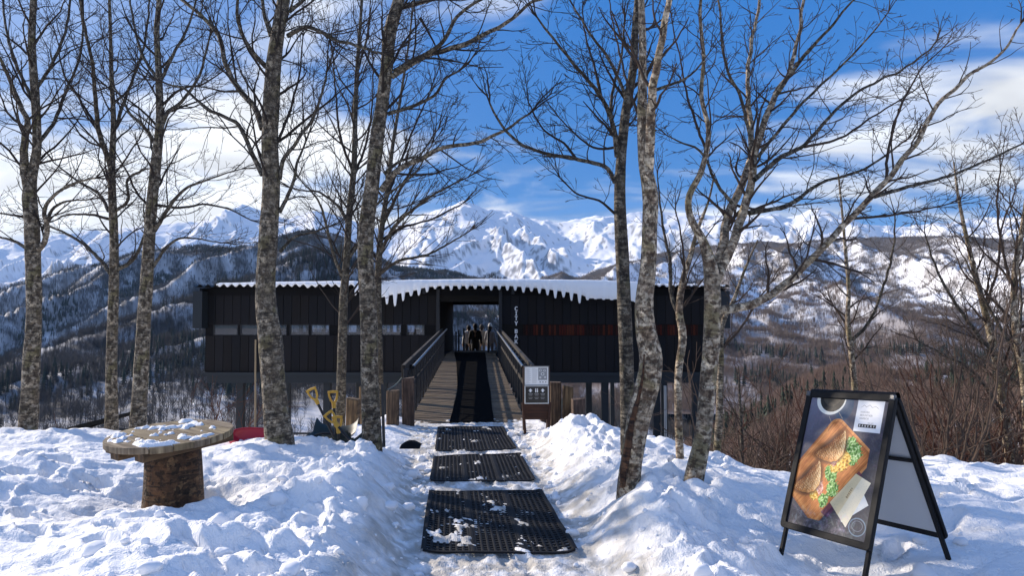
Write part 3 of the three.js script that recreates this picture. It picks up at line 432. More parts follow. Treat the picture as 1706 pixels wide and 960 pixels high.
// ---------------------------------------------------------------- rubber mats on the path
{
  const rubber = dull([0.012, 0.0125, 0.014], 0.7, 0.3);
  const names = ['black rubber grid mat nearest the camera, half caked with snow', 'short black rubber grid mat between the other two mats on the path', 'black rubber grid mat at the foot of the footbridge'];
  const skew = [[-0.012, 0.02], [-0.01, 0.015], [0, 0.01]];
  matSpots.forEach((m, k) => {
    const dm = (m.d0 + m.d1) / 2, o = thing('rubber_mat', names[k], 'mat', [pathX(dm), 0, -dm], 'rubber mats laid on the path');
    const yAt = (x, d) => { let s = 0; for (const [a, c] of [[0, 0], [0.2, 0], [-0.2, 0], [0, 0.2], [0, -0.2]]) s += groundH(x + a, -(d + c), false); return s / 5 + 0.004 + 0.012 * noise(x * 1.5 + k * 4, d * 1.4) + 0.004 * noise(x * 5, d * 5); };
    const curl = (a, t) => 0.006 * smooth(0.9, 1, Math.abs(a) * 2) * (0.5 + noise(t * 3 + k, a)) + 0.008 * smooth(0.93, 1, t) * (0.6 + noise(a * 3, k * 5));
    const at = (a, t) => { const d = lerp(m.d0, m.d1, t), x = pathX(d) + a * (m.w + 0.03 * (1 - t)); return V(x - o.position.x, yAt(x, d) + curl(a, t), -d - o.position.z); };
    const strip = (fn, n, w, h) => { const g = new Geo(); for (let i = 0; i <= n; i++) { const c = fn(i / n), e = fn(Math.min(1, (i + 0.5) / n)), s = fn(Math.max(0, (i - 0.5) / n)), dir = e.clone().sub(s).setY(0).normalize(), side = V(-dir.z, 0, dir.x).multiplyScalar(w / 2); for (const [q, y] of [[-1, 0], [-1, h], [1, h], [1, 0]]) { g.p.push(c.x + side.x * q, c.y + y, c.z + side.z * q); g.u.push(c.x, c.z); } } for (let i = 0; i < n; i++) for (let q = 0; q < 3; q++) { const a = i * 4 + q; g.i.push(a, a + 4, a + 1, a + 1, a + 4, a + 5); } return g.geo(true); };
    const parts = [], L = m.d1 - m.d0, nl = Math.round(m.w / 0.042), nc = Math.round(L / 0.05);
    for (let i = 0; i <= nl; i++) parts.push(strip((t) => at(-0.49 + 0.98 * i / nl, t), 30, 0.018, 0.010));
    for (let j = 0; j <= nc; j++) parts.push(strip((t) => at(-0.49 + 0.98 * t, j / nc), 18, 0.022, 0.009));
    mesh('mat_grid', mergeGeometries(parts), rubber, o);
    const rim = mesh('mat_border', mergeGeometries([strip((t) => at(-0.5, t), 30, 0.03, 0.011), strip((t) => at(0.5, t), 30, 0.03, 0.011), strip((t) => at(-0.5 + t, 0), 20, 0.03, 0.0108), strip((t) => at(-0.5 + t, 1), 20, 0.03, 0.0108)]), rubber, o);
    for (const a of [-0.17, 0.17]) mesh('seam', strip((t) => at(a, t), 30, 0.03, 0.0115), rubber, o);
  });
}
console.log('building done');
// ---------------------------------------------------------------- trees
function smoothLine(pts, rad, step) {                                  // Catmull-Rom through points, with radii
  const c = new THREE.CatmullRomCurve3(pts, false, 'centripetal'), L = c.getLength(), n = Math.max(3, Math.ceil(L / step)), P2 = [], R2 = [], N = pts.length - 1;
  for (let k = 0; k <= n; k++) { const t = k / n, u = c.getUtoTmapping(t); P2.push(c.getPoint(u)); const s = u * N, i = Math.min(N - 1, Math.floor(s)); R2.push(lerp(rad[i], rad[i + 1], s - i)); }
  return [P2, R2, L];
}
const _q = new THREE.Quaternion();
function grow(g, r, p, dir, len, rad, lvl, o) {
  const step = Math.max(0.05, Math.min(0.16, len / 7)) * o.k, n = Math.max(3, Math.round(len / step)), pts = [p.clone()], rs = [rad], d = dir.clone(), kids = [];
  for (let k = 1; k <= n; k++) {
    d.x += (r() - 0.5) * o.wander; d.y += (r() - 0.5) * o.wander + o.lift * (lvl > 1 ? 0.6 : 1); d.z += (r() - 0.5) * o.wander; d.normalize();
    p = p.clone().addScaledVector(d, len / n); pts.push(p); rs.push(Math.max(o.min, rad * (1 - 0.72 * k / n)));
    if (lvl < o.levels && k >= 1 && k < n && r() < o.dense) kids.push([p, d.clone(), k / n]);
  }
  g.tube(pts, rs, rad > 0.02 ? 6 : rad > 0.008 ? 4 : 3);
  let roll = r() * 6.28;
  for (const [q, qd, t] of kids) {
    roll += 2.4 + (r() - 0.5);
    const ax = V(Math.cos(roll), Math.sin(roll * 1.3) * 0.4, Math.sin(roll)).cross(qd).normalize();
    const nd = qd.clone().applyQuaternion(_q.setFromAxisAngle(ax, o.angle * (0.7 + r() * 0.6)));
    grow(g, r, q, nd, len * (0.62 - 0.3 * t) * (0.6 + r() * 0.6), Math.max(o.min, rad * (1 - 0.72 * t) * 0.62), lvl + 1, o);
  }
}
function tree(name, label, { trunk, d, lean = 0, limbs = [], seed, bark, twig, k = 1, levels = 3, dense = 0.6, start = 0.35, every = 0.2, length = 1.0, wander = 0.5, lift = 0.07, angle = 0.75, min = 0.0022, group, category = 'tree', crownTo = 1, spread = 1 }) {
  const r = rng(seed), b0 = P(trunk[0][0], trunk[0][1], d), gy = Math.min(groundH(b0.x, b0.z, false), b0.y) - 0.35;
  const o = thing(name, label, category, [b0.x, gy, b0.z], group), rel = (v) => v.sub(o.position);
  const L = trunk.length - 1, pts = trunk.map(([x, y], i) => P(x, y, d + lean * i / L)), rad = trunk.map(([, , w], i) => w * 0.89 / FOC * (d + lean * i / L) / 2);
  const foot = pts[0].clone(); foot.y = gy; foot.x -= (pts[1].x - pts[0].x) * 0.1; pts.unshift(foot); rad.unshift(rad[0] * 1.25); rad[1] *= 1.06;
  const opt = { k, wander, lift, angle, dense, levels, min }, twigs = new Geo();
  const wob = (sd) => (l, a) => 1 + 0.09 * noise(Math.cos(a) * 1.4 + sd, l * 2.6 + Math.sin(a) * 1.4) + 0.05 * noise(Math.cos(a) * 3 + sd, l * 8 + Math.sin(a) * 3);
  const sprout = (pp, rr, from, len, ev) => {
    let acc = 0, roll = r() * 6.28; const tot = pp.length;
    for (let i = 1; i < tot; i++) {
      acc += pp[i].distanceTo(pp[i - 1]); if (i / tot < from || acc < ev * (0.6 + r() * 0.8)) continue; acc = 0; roll += 2.4 + (r() - 0.5) * 1.2;
      const t = i / tot, dir = pp[i].clone().sub(pp[i - 1]).normalize(), out = V(Math.cos(roll), 0, Math.sin(roll) * 0.85); out.addScaledVector(dir, -out.dot(dir)).normalize();
      const nd = dir.clone().multiplyScalar(0.55 + r() * 0.5).addScaledVector(out, spread * (0.6 + r() * 0.5)).normalize();
      grow(twigs, r, pp[i].clone().addScaledVector(out, rr[i] * 0.6), nd, len * (1.15 - 0.6 * t) * (0.55 + r() * 0.7), clamp(rr[i] * 0.42, min * 1.5, 0.012 * k + 0.004), 1, opt);
    }
  };
  const [tp, tr] = smoothLine(pts.map((v) => rel(v.clone())), rad, 0.055 * Math.max(1, k * 0.8));
  mesh('trunk', new Geo().tube(tp, tr, 18, wob(seed)).geo(true), bark, o);
  sprout(tp, tr, start, length, every * 1.2);
  for (const l of limbs) {
    const N = l.length - 1, w0 = l[0][2] ?? 8, w1 = l[N][2] ?? 2, sw = (r() - 0.5) * 2;
    const root = l[0], side = 0;
    const lp = [], lr = [];
    let arc = 0;
    l.forEach(([x, y], i) => { if (i) arc += Math.hypot(x - l[i - 1][0], y - l[i - 1][1]); const t = i / N, dd = d + lean * clamp((trunk[0][1] - y) / (trunk[0][1] - trunk[L][1])) + sw * arc / FOC * d * 0.55; lp.push(rel(P(x, y, dd))); lr.push(Math.max(min * 1.4, lerp(w0, w1, t) / FOC * d / 2)); });
    const [cp, cr] = smoothLine(lp, lr, 0.05 * Math.max(1, k * 0.8));
    for (let i = 3; i < cp.length; i++) { const q = cp[i], a = 0.018 * k; q.x += a * noise(i * 0.31 + seed, 3); q.y += a * noise(i * 0.31, seed + 7); q.z += a * 2 * noise(i * 0.23, seed + 17); }
    mesh('limb', new Geo().tube(cp, cr, 9, wob(seed + arc)).geo(true), w0 > 9 ? bark : w0 > 5 ? barkDark : twig, o);
    sprout(cp, cr, 0.12, length * 0.8, every);
    const e = cp[cp.length - 1], ed = e.clone().sub(cp[cp.length - 3]).normalize(); for (let s = 0; s < 3; s++) grow(twigs, r, e, ed.clone().add(V((r() - 0.5) * 0.7, (r() - 0.3) * 0.6, (r() - 0.5) * 0.7)).normalize(), length * 0.55, Math.max(min, cr[cr.length - 1]), 1, opt);
  }
  mesh('twigs', twigs.geo(), twig, o, 'stuff');
  
  return o;
}
const G = 'tall bare trees around the path';
tree('beech_tree', 'leftmost bare grey tree, its trunk splitting in two above the mountain line', { trunk: [[48, 716, 30], [54, 600, 28], [58, 520, 25], [56, 430, 26], [54, 370, 25], [50, 330, 25], [53, 300, 19], [62, 250, 15], [60, 165, 15], [54, 75, 13], [57, 0, 11], [60, -140, 8], [68, -300, 4]], d: 8.6, seed: 1, levels: 4, bark: barkGrey, twig: twigMat, length: 1.25, every: 0.16, start: 0.4, dense: 0.52, group: G,
  limbs: [[[48, 318, 15], [41, 275], [43, 230], [47, 205], [30, 165, 10], [0, 95, 8], [-40, 40, 3]], [[62, 420, 10], [76, 402], [79, 375], [75, 350], [92, 326, 6], [118, 308], [160, 296, 3]], [[74, 380, 6], [92, 345], [115, 335], [150, 333, 2]], [[47, 415, 6], [25, 402], [0, 395], [-40, 380, 2]], [[46, 362, 4], [20, 358], [-30, 352, 2]], [[64, 240, 7], [90, 205], [112, 150], [135, 90], [140, 20, 3]], [[60, 150, 6], [80, 120], [108, 60], [118, 0], [125, -60, 3]], [[52, 160, 6], [25, 100], [10, 40], [5, -40, 3]]] });
tree('beech_tree', 'thin bare tree with a low forked crown, second from the left edge', { trunk: [[187, 718, 22], [187, 600, 19], [190, 500, 18], [191, 400, 15], [188, 330, 14], [187, 290, 13], [190, 200, 9], [187, 135, 8], [185, 60, 6], [183, -30, 5], [188, -180, 3]], d: 9.4, seed: 2, levels: 4, bark: barkGrey, twig: twigMat, length: 1.2, every: 0.16, start: 0.36, dense: 0.52, group: G,
  limbs: [[[186, 280, 9], [165, 215], [160, 165], [154, 100], [140, 40], [132, -30, 3]], [[182, 352, 6], [165, 322], [135, 305], [108, 285], [90, 270, 2]], [[193, 352, 6], [215, 333], [213, 300], [235, 285], [255, 280, 2]], [[184, 455, 7], [165, 430], [130, 400], [85, 378], [60, 372, 2]], [[194, 450, 7], [222, 434], [238, 402], [244, 380, 3]], [[182, 365, 5], [150, 358], [110, 359], [88, 370, 2]], [[192, 215, 6], [215, 150], [240, 80], [250, 0, 3]], [[164, 215, 5], [130, 160], [108, 125], [95, 60, 2]]] });
tree('beech_tree', 'bare tree leaning slightly right, third trunk from the left edge', { trunk: [[230, 718, 27], [236, 620, 26], [243, 500, 23], [247, 440, 21], [253, 350, 20], [262, 260, 18], [267, 200, 14], [265, 120, 12], [262, 50, 10], [266, 0, 9], [270, -120, 7], [275, -280, 3]], d: 8.8, seed: 3, levels: 4, bark: barkGrey, twig: twigMat, length: 1.2, every: 0.16, start: 0.36, dense: 0.52, group: G,
  limbs: [[[262, 250, 8], [278, 192], [305, 168], [335, 120], [350, 60, 3]], [[258, 385, 7], [285, 342], [310, 315], [345, 300], [390, 285, 2]], [[256, 445, 6], [280, 410], [305, 397], [360, 403, 2]], [[262, 342, 5], [300, 346], [345, 341], [385, 350], [420, 368, 2]], [[258, 238, 7], [240, 210], [218, 190], [205, 165], [180, 130, 2]], [[262, 130, 6], [240, 95], [225, 45], [215, -20, 3]], [[266, 140, 6], [290, 90], [312, 50], [330, -10, 3]], [[266, 180, 5], [300, 150], [340, 140], [370, 120, 2]]] });
tree('beech_tree', 'thick mottled trunk with big limbs sweeping left, beside the red sled', { trunk: [[467, 740, 50], [460, 690, 45], [455, 620, 43], [450, 560, 43], [443, 500, 36], [446, 420, 34], [452, 310, 32], [450, 240, 30], [452, 180, 30], [456, 110, 28], [466, 40, 25], [476, -20, 22], [482, -150, 16], [486, -340, 7]], d: 6.9, seed: 4, levels: 4, bark: barkGrey, twig: twigMat, length: 1.2, every: 0.12, start: 0.42, group: G,
  limbs: [[[438, 215, 11], [425, 180], [400, 150], [378, 112], [366, 62], [340, 30], [305, 0], [280, -20, 5]], [[438, 292, 9], [420, 255], [395, 205], [350, 185], [310, 150], [280, 140, 3]], [[445, 112, 9], [428, 95], [405, 60], [396, 15], [402, -30, 4]], [[466, 300, 8], [472, 268], [492, 240], [520, 200], [536, 160], [545, 120, 3]], [[466, 355, 7], [486, 312], [497, 270], [510, 235, 3]], [[480, 60, 8], [510, 45], [560, 66], [612, 82], [640, 90, 3]], [[467, 420, 6], [490, 396], [540, 382], [580, 362, 2]], [[452, 60, 8], [440, 20], [435, -40, 4]], [[482, 20, 7], [520, -10], [560, -30, 3]], [[462, 240, 5], [485, 180], [500, 120], [505, 60, 2]]] });
tree('beech_tree', 'slim dark trunk standing farther off between the two thick left trunks', { trunk: [[567, 720, 18], [570, 600, 17], [573, 500, 16], [578, 430, 13], [582, 360, 12], [590, 280, 11], [592, 200, 9], [595, 120, 8], [600, 50, 6], [605, -40, 5], [608, -160, 3]], d: 13, seed: 5, levels: 4, bark: barkDark, twig: twigMat, k: 1.3, length: 1.7, every: 0.15, start: 0.3, lift: 0.12, angle: 0.55, min: 0.003, dense: 0.52, group: G,
  limbs: [[[574, 470, 6], [555, 420], [540, 360], [528, 330], [500, 300, 2]], [[582, 430, 6], [600, 400], [605, 370], [640, 330], [690, 290], [720, 240, 2]], [[578, 365, 6], [560, 340], [530, 320], [500, 318, 2]], [[588, 300, 5], [610, 240], [620, 180], [622, 100, 2]], [[590, 290, 5], [568, 230], [560, 160], [555, 90, 2]], [[596, 120, 4], [612, 60], [618, 0, 2]], [[572, 520, 5], [585, 490], [600, 470], [620, 465, 2]]] });
tree('beech_tree', 'tall grey trunk leaning right with long limbs over the restaurant entrance', { trunk: [[620, 740, 35], [617, 650, 33], [615, 560, 32], [612, 480, 31], [609, 420, 29], [612, 370, 29], [620, 310, 27], [627, 240, 27], [637, 170, 24], [645, 110, 24], [649, 60, 25], [662, 10, 22], [674, -40, 18], [692, -200, 12], [702, -380, 6]], d: 7.0, seed: 6, levels: 4, bark: barkGrey, twig: twigMat, length: 0.95, every: 0.15, start: 0.5, group: G,
  limbs: [[[656, 120, 9], [690, 100], [720, 85], [745, 60], [760, 30], [790, 5], [830, -15, 4]], [[652, 128, 10], [712, 92], [770, 76], [810, 55], [850, 35], [880, 8], [915, -8, 4]], [[646, 190, 7], [690, 176], [722, 160], [745, 130], [765, 118, 3]], [[635, 318, 11], [660, 286], [700, 265], [740, 246], [800, 236], [850, 212], [880, 190, 3]], [[668, 12, 10], [700, 4], [740, -8], [790, -20, 4]], [[700, 30, 5], [712, 50], [722, 68], [730, 90, 2]], [[640, 290, 6], [668, 268], [700, 262], [720, 275, 2]]] });
tree('beech_tree', 'feathery dark tree farther off, its fine branches fanning right of the tall grey trunk', { trunk: [[634, 720, 14], [632, 600, 14], [630, 480, 13], [634, 400, 11], [645, 320, 9], [655, 240, 7], [668, 160, 5], [680, 80, 4], [690, 0, 3]], d: 15, seed: 7, levels: 4, bark: barkDark, twig: twigMat, k: 1.4, length: 1.5, every: 0.12, start: 0.5, lift: 0.04, angle: 0.42, min: 0.0033, dense: 0.56, wander: 0.3, group: G,
  limbs: [[[634, 420, 7], [660, 375], [700, 340], [745, 312], [780, 295, 2]], [[632, 455, 6], [665, 435], [710, 425], [750, 405], [775, 390, 2]], [[640, 370, 6], [670, 310], [700, 260], [730, 215, 2]], [[645, 330, 5], [675, 250], [700, 190], [720, 150, 2]], [[636, 400, 5], [670, 380], [720, 365], [770, 340, 2]], [[632, 440, 5], [610, 400], [590, 360, 2]]] });
tree('beech_tree', 'dark upright trunk right behind the twisted pale trunk', { trunk: [[1046, 760, 26], [1044, 620, 26], [1040, 520, 26], [1036, 420, 25], [1032, 330, 22], [1035, 260, 19], [1042, 190, 18], [1055, 110, 15], [1058, 50, 13], [1062, 0, 12], [1070, -130, 8], [1076, -260, 4]], d: 6.4, seed: 8, levels: 4, bark: barkDark, twig: twigMat, length: 0.75, every: 0.12, start: 0.52, dense: 0.58, group: G,
  limbs: [[[1028, 262, 9], [1020, 205], [1000, 160], [965, 118], [920, 62], [895, 30, 3]], [[1025, 305, 8], [1010, 280], [960, 265], [905, 255], [862, 236], [830, 200], [815, 170, 3]], [[1024, 356, 5], [1000, 336], [960, 322], [932, 296, 2]], [[1030, 240, 7], [1018, 190], [1022, 145], [1035, 95], [1040, 40, 3]], [[960, 265, 5], [940, 240], [905, 215], [880, 170, 2]], [[1003, 168, 5], [990, 110], [975, 60], [970, 10, 2]], [[1046, 170, 6], [1015, 100], [985, 60], [955, 10, 3]], [[1030, 245, 5], [995, 248], [960, 225], [930, 195, 2]]] });
tree('beech_tree', 'twisted pale trunk with a split scar at its foot, right of the path', { trunk: [[1048, 815, 42], [1052, 770, 40], [1064, 695, 43], [1080, 635, 46], [1084, 595, 43], [1076, 555, 39], [1073, 510, 35], [1080, 440, 30], [1082, 380, 28], [1083, 325, 30], [1074, 270, 24], [1070, 200, 20], [1070, 130, 16], [1070, 60, 14], [1068, 0, 12], [1070, -150, 9], [1074, -330, 4]], d: 5.0, seed: 9, bark: barkPale, twig: twigWarm, length: 0.6, every: 0.16, start: 0.62, min: 0.0018, group: G,
  limbs: [[[1080, 285, 18], [1084, 215, 17], [1088, 140, 16], [1102, 70, 15], [1114, 0, 14], [1124, -120, 9], [1135, -260, 4]], [[1062, 190, 5], [1040, 120], [1025, 60], [1015, 0, 2]], [[1092, 150, 6], [1120, 140], [1150, 125], [1180, 90, 2]]] });
{ // the split scar low on the pale trunk
  const g = new Geo(), line = [[1036, 812, 9], [1040, 780, 13], [1046, 740, 13], [1053, 700, 10], [1062, 668, 7], [1070, 630, 4], [1073, 590, 2]];
  const own = scene.children[scene.children.length - 1], pts = line.map(([x, y]) => P(x, y, 4.925).sub(own.position)), [a, b] = smoothLine(pts, line.map(([, , w]) => w / FOC * 5 / 2), 0.03);
  mesh('scar', new Geo().tube(a, b, 9, (l, q) => 1 + 0.5 * noise(l * 18, Math.cos(q) * 2)).geo(true), barkMat([0.3, 0.2, 0.13], [0.44, 0.33, 0.24], [0.14, 0.085, 0.055], [0.3, 0.2, 0.13], 12), own).userData.label = 'brown split scar in the bark';
}
tree('sapling', 'thin wavy sapling between the pale trunk and the forked tree', { trunk: [[1133, 780, 14], [1130, 700, 14], [1130, 620, 14], [1137, 560, 15], [1131, 520, 13], [1137, 470, 12], [1150, 425, 9], [1163, 380, 7], [1180, 335, 4], [1190, 290, 3]], d: 5.9, seed: 10, bark: barkPale, twig: twigWarm, length: 0.5, every: 0.12, start: 0.55, min: 0.002,
  limbs: [[[1131, 525, 8], [1119, 495], [1116, 440], [1106, 385], [1098, 330], [1095, 290, 2]], [[1136, 480, 5], [1140, 440], [1135, 400], [1125, 350, 2]], [[1140, 510, 4], [1160, 480], [1180, 455, 2]]] });
tree('forked_tree', 'pale forked tree whose many limbs sweep far right over the sign', { trunk: [[1155, 806, 35], [1170, 730, 31], [1178, 650, 30], [1185, 570, 30], [1187, 500, 31], [1184, 450, 28], [1172, 405, 17], [1150, 362, 13], [1147, 330, 12], [1168, 285, 11], [1180, 220, 9], [1168, 160, 8], [1172, 100, 7], [1166, 20, 6], [1176, -80, 5], [1180, -200, 3]], d: 5.3, seed: 11, levels: 4, bark: barkPale, twig: twigWarm, length: 0.62, every: 0.085, start: 0.56, min: 0.0019, dense: 0.6, lift: 0.05, group: G,
  limbs: [[[1186, 470, 18], [1204, 405, 15], [1212, 362], [1234, 310], [1250, 262], [1250, 210], [1245, 150], [1250, 80], [1266, 0], [1275, -90, 4]], [[1192, 470, 17], [1222, 400, 15], [1248, 320], [1258, 255], [1288, 165], [1310, 128], [1326, 80], [1338, 0], [1350, -80, 4]], [[1196, 518, 15], [1250, 508, 14], [1306, 476], [1366, 416], [1416, 365], [1476, 300], [1526, 236], [1566, 170], [1616, 125], [1668, 88], [1700, 40, 3]], [[1456, 328, 7], [1510, 312], [1566, 298], [1656, 262], [1706, 236], [1740, 215, 2]], [[1248, 356, 8], [1316, 340], [1366, 306], [1441, 281], [1500, 240, 3]], [[1256, 300, 9], [1300, 262], [1336, 245], [1376, 200], [1426, 155], [1516, 108], [1560, 70, 3]], [[1292, 160, 7], [1341, 90], [1380, 50], [1420, 0, 3]], [[1220, 340, 6], [1190, 300], [1165, 250], [1140, 240], [1110, 225, 2]], [[1250, 230, 6], [1235, 170], [1210, 110], [1200, 40], [1195, -20, 3]], [[1476, 300, 5], [1480, 240], [1500, 180], [1530, 120], [1570, 80, 2]], [[1262, 262, 6], [1320, 190], [1380, 130], [1440, 70], [1480, 20, 2]], [[1416, 365, 5], [1470, 360], [1530, 352], [1580, 340, 2]], [[1176, 250, 5], [1150, 180], [1135, 110], [1120, 40, 2]], [[1340, 245, 5], [1400, 230], [1460, 190], [1510, 160, 2]]] });
tree('sapling', 'slender grey sapling close behind the forked tree', { trunk: [[1193, 770, 14], [1198, 690, 13], [1200, 600, 12], [1203, 540, 10], [1222, 500, 7], [1240, 450, 5], [1262, 400, 3]], d: 7.6, seed: 12, bark: barkGrey, twig: twigWarm, length: 0.55, every: 0.13, start: 0.5, min: 0.0024, limbs: [[[1204, 580, 5], [1235, 545], [1262, 500], [1285, 470, 2]]] });
tree('birch_tree', 'pale slim birch forking above the top edge of the sign', { trunk: [[1428, 740, 11], [1424, 660, 11], [1418, 590, 10], [1412, 540, 9], [1413, 480, 7], [1408, 420, 6], [1402, 350, 4], [1396, 290, 3]], d: 13, seed: 13, bark: barkPale, twig: twigWarm, k: 1.2, length: 0.9, every: 0.16, start: 0.45, min: 0.003, limbs: [[[1418, 568, 6], [1445, 540], [1470, 480], [1488, 410], [1490, 360, 2]], [[1412, 545, 4], [1395, 520], [1385, 505, 2]]] });
const B = 'pale birches crowding the right edge';
tree('birch_tree', 'birch with bright bark, its trunk leaning left from the right-hand snow mound', { trunk: [[1684, 790, 17], [1674, 700, 16], [1662, 620, 14], [1645, 540, 12], [1622, 450, 9], [1608, 390, 7], [1596, 330, 5], [1588, 270, 3]], d: 8.6, seed: 14, bark: barkPale, twig: twigWarm, length: 0.85, every: 0.1, start: 0.3, min: 0.0024, group: B, limbs: [[[1655, 590, 7], [1600, 520], [1560, 450], [1540, 390, 2]], [[1668, 660, 7], [1690, 600], [1700, 520], [1695, 440], [1680, 360, 2]], [[1640, 520, 5], [1660, 450], [1668, 380], [1690, 320, 2]], [[1672, 690, 6], [1620, 620], [1570, 590], [1530, 570, 2]]] });
tree('birch_tree', 'birch at the right edge of the frame with an upright pale trunk', { trunk: [[1712, 740, 15], [1706, 640, 14], [1690, 540, 12], [1690, 450, 10], [1702, 380, 8], [1712, 300, 5], [1720, 220, 3]], d: 8.2, seed: 15, bark: barkPale, twig: twigWarm, length: 0.9, every: 0.11, start: 0.3, min: 0.0024, group: B, limbs: [[[1700, 600, 6], [1650, 520], [1620, 460], [1600, 420, 2]], [[1692, 500, 5], [1670, 420], [1660, 340], [1665, 280, 2]]] });
tree('birch_tree', 'broken reddish birch stub beside the right-hand snow mound', { trunk: [[1648, 790, 13], [1645, 750, 12], [1640, 705, 10]], d: 8.3, seed: 16, bark: barkDark, twig: twigWarm, length: 0.4, every: 0.3, start: 0.5, min: 0.0024 });
tree('larch_sapling', 'small bare reddish larch with level whorled twigs behind the forked tree', { trunk: [[1236, 790, 7], [1235, 720, 6], [1232, 660, 4], [1230, 610, 2]], d: 10.5, seed: 17, bark: barkDark, twig: shrubMat, length: 0.55, every: 0.045, start: 0.15, lift: 0.03, spread: 1.8, levels: 2, min: 0.0028 });
console.log('trees done');

// reddish thicket below the right-hand crest
{
  const makeShrub = (seed, h, mat) => {
    const r = rng(seed), g = new Geo(), o = { k: 1.1, wander: 0.45, lift: 0.05, angle: 0.62, dense: 0.62, levels: 3, min: 0.0032 };
    for (let k = 0; k < 9; k++) { const a = r() * 6.28, q = 0.25 + r() * 0.55; grow(g, r, V(Math.cos(a) * 0.12, -0.3, Math.sin(a) * 0.12), V(Math.cos(a) * q, 1, Math.sin(a) * q).normalize(), h * (0.6 + r() * 0.6), 0.012 + r() * 0.008, 1, o); }
    return g.geo();
  };
  const kinds = [[makeShrub(41, 1.5, 0), shrubMat], [makeShrub(42, 1.8, 0), shrubMat], [makeShrub(43, 1.3, 0), shrubGrey], [makeShrub(44, 2.1, 0), shrubGrey], [makeShrub(45, 1.6, 0), twigWarm]], r = rng(8);
  const put = (px, d, s, label, grp) => { const x = (px - 853) / FOC * d, y = groundH(x, -d, false), [g, m] = kinds[Math.floor(r() * 5)]; const o = thing('bare_shrub', label, 'shrub', [x, y - 0.05, -d], grp); const q = mesh('branches', g, m, o); q.scale.set(s, s * (0.9 + r() * 0.3), s); q.rotation.y = r() * 6.28; };
  for (let k = 0; k < 96; k++) { const d = 7.4 + (k / 96) * 13 + r(), px = 1205 + r() * 560; put(px, d, 0.8 + r() * 0.5 + (d - 8) * 0.05, 'reddish leafless shrub in the thicket behind the right snow bank', 'thicket behind the right snow bank'); }
  for (let k = 0; k < 9; k++) { const d = 12 + r() * 6, px = 120 + r() * 480; put(px, d, 0.7 + r() * 0.6, 'dim leafless shrub below the snow crest on the left', 'shrubs below the left snow crest'); }
  for (let k = 0; k < 8; k++) { const d = 12 + r() * 6, px = 960 + r() * 230; put(px, d, 0.7 + r() * 0.6, 'leafless shrub seen under the raised restaurant floor', 'shrubs under the restaurant'); }
}
console.log('shrubs done');
// ---------------------------------------------------------------- stump table
{
  const c = P(285, 735, 5.0), topY = 0.66, R = 0.42;
  const t = thing('stump_table', 'round plank table on a log stump standing in the left snow', 'table', [c.x, 0.1, c.z]);
  const tilt = new THREE.Group(); tilt.name = 'table_top'; tilt.position.y = topY - 0.1 + 0.02; tilt.rotation.set(0.035, 0, 0.055); t.add(tilt);
  const grey = [0, 1, 2].map((k) => woodMat([0.27 + 0.03 * k, 0.22 + 0.03 * k, 0.17 + 0.02 * k], [0.6, 0.54, 0.45 - 0.02 * k], 60 + k * 9, 30, 2)), r = rng(6);
  const n = 7, pw = 2 * R / n;
  for (let k = 0; k < n; k++) {                                        // each plank cut to the round outline
    const a = -R + k * pw + 0.0055, b = -R + (k + 1) * pw - 0.0055, s = new THREE.Shape(), m = 10, edge = (x) => Math.sqrt(Math.max(0.0004, R * R - x * x));
    for (let i = 0; i <= m; i++) { const x = lerp(a, b, i / m); i ? s.lineTo(x, edge(x)) : s.moveTo(x, edge(x)); }
    for (let i = m; i >= 0; i--) { const x = lerp(a, b, i / m); s.lineTo(x, -edge(x)); }
    const g = new THREE.ExtrudeGeometry(s, { depth: 0.036, bevelEnabled: true, bevelThickness: 0.004, bevelSize: 0.003, bevelSegments: 1 }); g.rotateX(-Math.PI / 2);
    const p = mesh('plank', g, grey[k % 3], tilt); p.position.y = (r() - 0.5) * 0.005; p.rotation.z = 0; 
  }
  const holder = new THREE.Group(); tilt.rotation.y = 0.95;
  const under = woodMat([0.2, 0.15, 0.1], [0.42, 0.33, 0.23], 71, 3, 20);
  for (const [x, l] of [[-0.21, 0.66], [0, 0.78], [0.21, 0.66]]) mesh('batten', bevBox(l, 0.055, 0.12).translate(0, -0.034, x), under, tilt);
  const pts = [], N = 40, logG = new Geo(), rad = []; for (let k = 0; k <= 10; k++) { const q = k / 10; pts.push(V(0.02 + 0.01 * Math.sin(q * 3), -0.25 + q * 0.745, 0)); rad.push(0.215 - 0.03 * q + 0.03 * (1 - q) ** 3); }
  logG.tube(pts, rad, N, (l, a) => 1 + 0.05 * noise(Math.cos(a) * 2.5 + 3, Math.sin(a) * 2.5 + l * 0.6) + 0.045 * noise(Math.cos(a) * 7, Math.sin(a) * 7 + l));
  mesh('log', logG.geo(true), barkMat([0.30, 0.22, 0.15], [0.46, 0.38, 0.28], [0.13, 0.09, 0.065], [0.3, 0.2, 0.13], 9), t);
  // patches of snow and ice on the top
  mesh('snow_patch', grid(72, 40, (u, v) => { const a = u * 6.2832, q = (0.001 + v * 0.985) * R, x = Math.cos(a) * q, z = Math.sin(a) * q, f = fbm(x * 5 + 3, z * 5 + 8, 4) + 0.06 + 0.5 * fbm(x * 14, z * 14, 2); return [x, 0.030 + 0.03 * smooth(0.05, 0.5, f) * smooth(1, 0.9, v) , z]; }), roofSnowMat, tilt);
  // broken snow heaped against the log
  const heap = new Geo();
}
